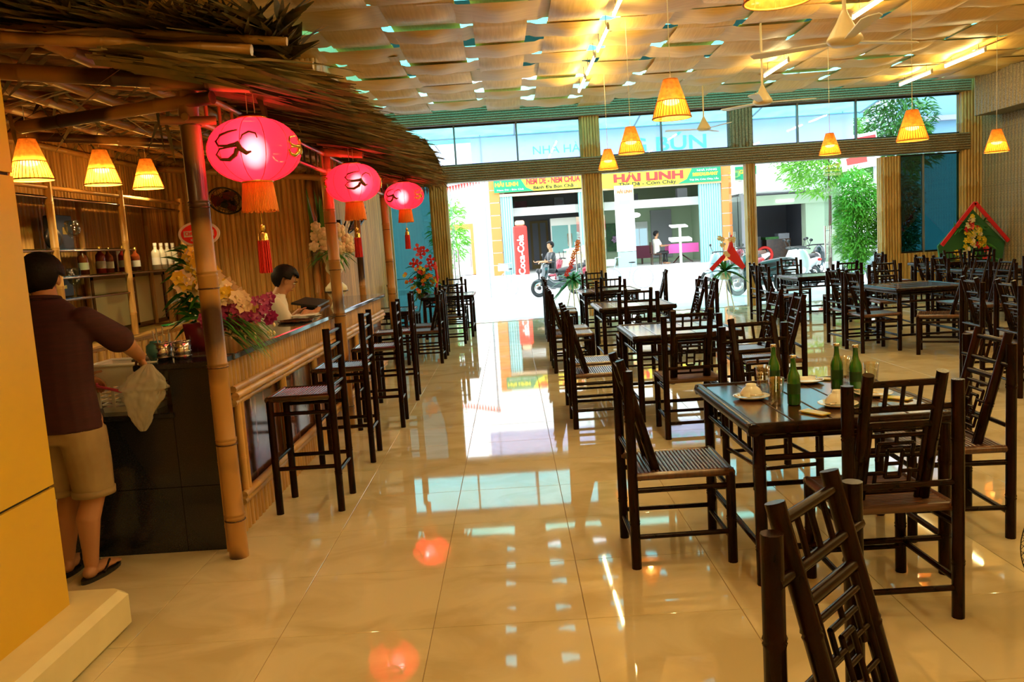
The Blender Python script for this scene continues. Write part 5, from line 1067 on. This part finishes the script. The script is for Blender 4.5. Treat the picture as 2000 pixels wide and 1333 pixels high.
# trees
def tree(x, y, h, r, lab, n, m, z0=-.03, crown=(.58, .44), size=.16):
    t = thing('leafy_shrub' if h < 4 else 'street_tree', lab, 'tree', (x, y, z0)); MB().tube([(0, 0, 0), (.05, .02, h*.4), (0, 0, h*.75)], [.07, .055, .03], 8).build('trunk', SEAT, t); l = MB(); rn = random.Random(int(x*10))
    for k in range(n):
        while True:
            p = Vector((rn.uniform(-1, 1), rn.uniform(-1, 1), rn.uniform(-1, 1)))
            if .25 < p.length < 1: break
        q = Vector((p.x*r, p.y*r, h*crown[0]+p.z*h*crown[1])); q += Vector((noise.noise(q*1.3), noise.noise(q*1.7+Vector((5, 0, 0))), noise.noise(q*1.5)))*.35*r
        if q.z < .15: continue
        l.blade(q, (p.x+rn.uniform(-.6, .6), p.y+rn.uniform(-.6, .6), rn.uniform(-.3, .9)), size*rn.uniform(.7, 1.4), size*.28, .5, 2, rn.uniform(-1, 1))
    l.build('foliage', m, t, kind='stuff'); return t
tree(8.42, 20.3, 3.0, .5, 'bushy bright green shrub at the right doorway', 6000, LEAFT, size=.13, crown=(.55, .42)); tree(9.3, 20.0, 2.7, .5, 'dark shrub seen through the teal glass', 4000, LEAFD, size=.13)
tree(11.3, 29.5, 5.6, 1.7, 'pale green street tree before the garage house', 5000, LEAFT, size=.2, crown=(.72, .25)); tree(-2.9, 40, 4.0, .9, 'small street tree far down the left side', 900, LEAFT, size=.3)
tree(12.0, 25.7, 5.8, 1.0, 'dark green tree behind the right transom glass', 4000, LEAF, size=.2, crown=(.7, .3))
rs = thing('street_sign', 'white and red hanging sign panel above the right doorway', 'sign', (10.5, 25, 3.6)); MB().box((0, 0, .05), (1.1, .1, 1.0), Matrix.Rotation(-.12, 3, 'Y')).build('panel', PAPER, rs); MB().box((0, -.06, .3), (.95, .02, .32), Matrix.Rotation(-.12, 3, 'Y')).box((-.1, -.06, -.2), (.6, .02, .2), Matrix.Rotation(-.12, 3, 'Y')).build('red_block', SRED, rs); MB().cyl((.5, .1, -3.6), (.5, .1, .4), .05).build('pole', GREYW, rs)
wt = thing('red_white_board', 'white board with a red edge behind the shrub', 'sign', (10.9, 26.5, 2.4)); MB().box((0, 0, 0), (.9, .06, .9)).build('panel', PAPER, wt); MB().box((0, -.04, -.4), (.9, .02, .12)).build('red_edge', SRED, wt); MB().cyl((0, .05, -2.43), (0, .05, -.4), .05).build('post', GREYW, wt)
# awning and banner over the entrance
aw = thing('entrance_awning', 'teal awning cloth over the pavement outside the glass front', 'awning', (3.4, 17.6, 0)); a3 = lambda p: Vector(p)-Vector((3.4, 17.6, 0))
MB().grid(lambda u, v: a3((-3.2+12.6*u, 17.62+4.5*v, 4.95-.52*v)), 12, 3).build('cloth', TEALAWN, aw); MB().grid(lambda u, v: a3((-3.2+12.6*u, 22.12, 4.43-.14*v)), 12, 1).build('valance', TEALAWN, aw)
for x in (-3.1, .3, 3.4, 6.4, 9.3): MB().cyl(a3((x, 17.6, 4.92)), a3((x, 22.1, 4.40)), .025).build('arm', GREYW, aw); MB().cyl(a3((x, 17.6, 4.2)), a3((x, 20.2, 4.62)), .02).build('strut', GREYW, aw)
MB().cyl(a3((-3.2, 22.1, 4.42)), a3((9.4, 22.1, 4.42)), .025).build('front_bar', GREYW, aw)
bn = thing('facade_banner', 'pale blue back of the long banner hung outside under the awning', 'banner', (4, 21.9, 3.9)); MB().grid(lambda u, v: (-4.85+9.9*u, .02*sin(u*50), -.50+.97*v), 30, 4).build('cloth', SIGNB, bn)
lt = mat('teal_show_through', (.35, .75, .85), .6)
lettering('G BÚN', .5, (.25, -.03, .0), lt, bn, 2.0, .01, mirror=False); lettering('NHÀ HÀNG', .3, (-2.4, -.03, .05), lt, bn, 1.7)
for k, x in enumerate((-4.6, 0, 4.8)): MB().cyl((x, .04, .55), (x, .04, -.5), .015).build('tie_pole', GREYW, bn)
MB().cyl((-4.9, .03, .49), (5.1, .03, .49), .015).build('top_pole', GREYW, bn)

# ------------------------------------------------------------------ congratulatory flower stands at the entrance
def stand(x, y, lab, kind, s=1.0):
    t = thing('flower_stand', lab, 'flowers', (x, y, 0)); l = MB(); rn = random.Random(int(x*100)+7)
    for k in range(3): a = 2*pi*k/3+.5; MB().cyl((.22*cos(a), .22*sin(a), 0), (.03*cos(a), .03*sin(a), .72), .012).build('leg', DARKT if kind != 'palm' else WHITEP, t)
    MB().lathe(((0, .62), (.1, .62), (.13, .75), (0, .75)), 14).build('pot', DARKT if kind != 'palm' else WHITEP, t)
    if kind == 'red':
        for k in range(130): l.blade((rn.uniform(-.1, .1), rn.uniform(-.1, .1), .72+.5*rn.random()), (rn.uniform(-1, 1), rn.uniform(-.8, .5), rn.uniform(-.2, 1)), rn.uniform(.2, .42), .045, .5, 3, rn.uniform(-.8, .8))
        for k, (dx, dz) in enumerate(((-.12, 1.0), (.02, 1.16), (.10, 1.22), (-.05, .98), (.22, 1.05), (.18, .92), (-.02, 1.28))): MB().flower((dx, -.12, dz+.35), .11, (rn.uniform(-.4, .4), -1, .3), 4).build('anthurium', REDF, t)
        for k in range(36): MB().flower((rn.uniform(-.32, .34), -.2+rn.uniform(-.08, .05), .78+rn.random()*.52), rn.uniform(.035, .055), (rn.uniform(-.4, .4), -1, .3), 6).build('blossom', (ORAN, YEL, REDF, ORAN)[k % 4], t)
        MB().tube([(.30, -.24, 1.35), (.33, -.26, 1.0), (.26, -.26, .72), (.24, -.27, .55)], [.03, .022, .03, .035], 6).build('red_ribbon', REDF, t)
    elif kind == 'palm':
        for k in range(46): l.blade((0, 0, .78), (rn.uniform(-1, 1), rn.uniform(-.8, .5), rn.uniform(-.1, 1.2)), rn.uniform(.35, .55), .055, .5, 4, rn.uniform(-.6, .6))
        if lab.startswith('palm leaves'):
            for e in (-1, 1): MB().add([(0, -.12, 1.15), (e*.10, -.16, 1.35 if e > 0 else 1.1), (e*.36, -.2, .86), (e*.30, -.2, .80), (e*.02, -.14, 1.05)], [(0, 1, 2, 3, 4)]).build('red_ribbon', REDF, t)
            MB().tube([(.02, -.12, 1.1), (.10, -.14, 1.3), (.12, -.12, 1.5)], [.03, .05, .015], 6).build('ribbon_tail', REDF, t)
            for k in range(8): MB().flower((rn.uniform(-.15, .15), -.15, 1.1+.35*rn.random()), .06, (0, -1, .2)).build('cream_blossom', CREAMF, t)
        else:
            for k in range(10): MB().flower((-.12+.03*k+rn.uniform(-.03, .03), -.18, .92+.07*k), .06, (0, -1, .3), 5).build('red_gladiolus', ORAN if k > 4 else REDF, t)
    else:
        for e in (-1, 1): MB().ab((-.035, -.05, 0), (.035, -.02, 1.02)).build('red_chevron', REDF, t, (0, -.12, 1.82), (0, e*2.45 if e > 0 else -2.45, 0))
        MB().add([(-.66, -.02, 1.02), (.66, -.02, 1.02), (.6, -.02, .62), (-.6, -.02, .62), (0, -.02, 1.72), (-.66, .02, 1.02), (.66, .02, 1.02), (.6, .02, .62), (-.6, .02, .62), (0, .02, 1.72)], [(3, 2, 1, 4, 0), (5, 9, 6, 7, 8), (0, 4, 9, 5), (4, 1, 6, 9), (1, 2, 7, 6), (2, 3, 8, 7), (3, 0, 5, 8)]).build('green_board', mat('green_board', (.03, .16, .06), .7), t)
        for k in range(70): l.blade((rn.uniform(-.4, .3), -.06, .66+rn.random()*.8), (rn.uniform(-1, 1), -.6, rn.uniform(-.5, .9)), rn.uniform(.15, .28), .04, .4, 3, rn.uniform(-.8, .8))
        for k in range(52): u = rn.random(); dz = .66+.95*u; MB().flower(((1-u)*rn.uniform(-.42, .42)-.05, -.14, dz), rn.uniform(.045, .085), (rn.uniform(-.4, .4), -1, .2), 6).build('blossom', (YEL, CREAMF, REDF, YEL, CREAMF)[k % 5], t)
        MB().cyl((0, .1, 0), (0, .02, .7), .02).build('prop', DARKT, t)
    if l.v: l.build('leaves', LEAF, t, kind='stuff')
stand(-1.78, 16.45, 'red and orange flower stand left of the doorway behind the bar', 'red'); stand(1.22, 16.75, 'green palm stand with red gladioli beside the doorway column', 'palm')
stand(4.28, 16.7, 'palm leaves with a red ribbon bow on a white stand in the open doorway', 'palm'); stand(9.08, 16.45, 'gable shaped red and green flower board in the right corner', 'gable')
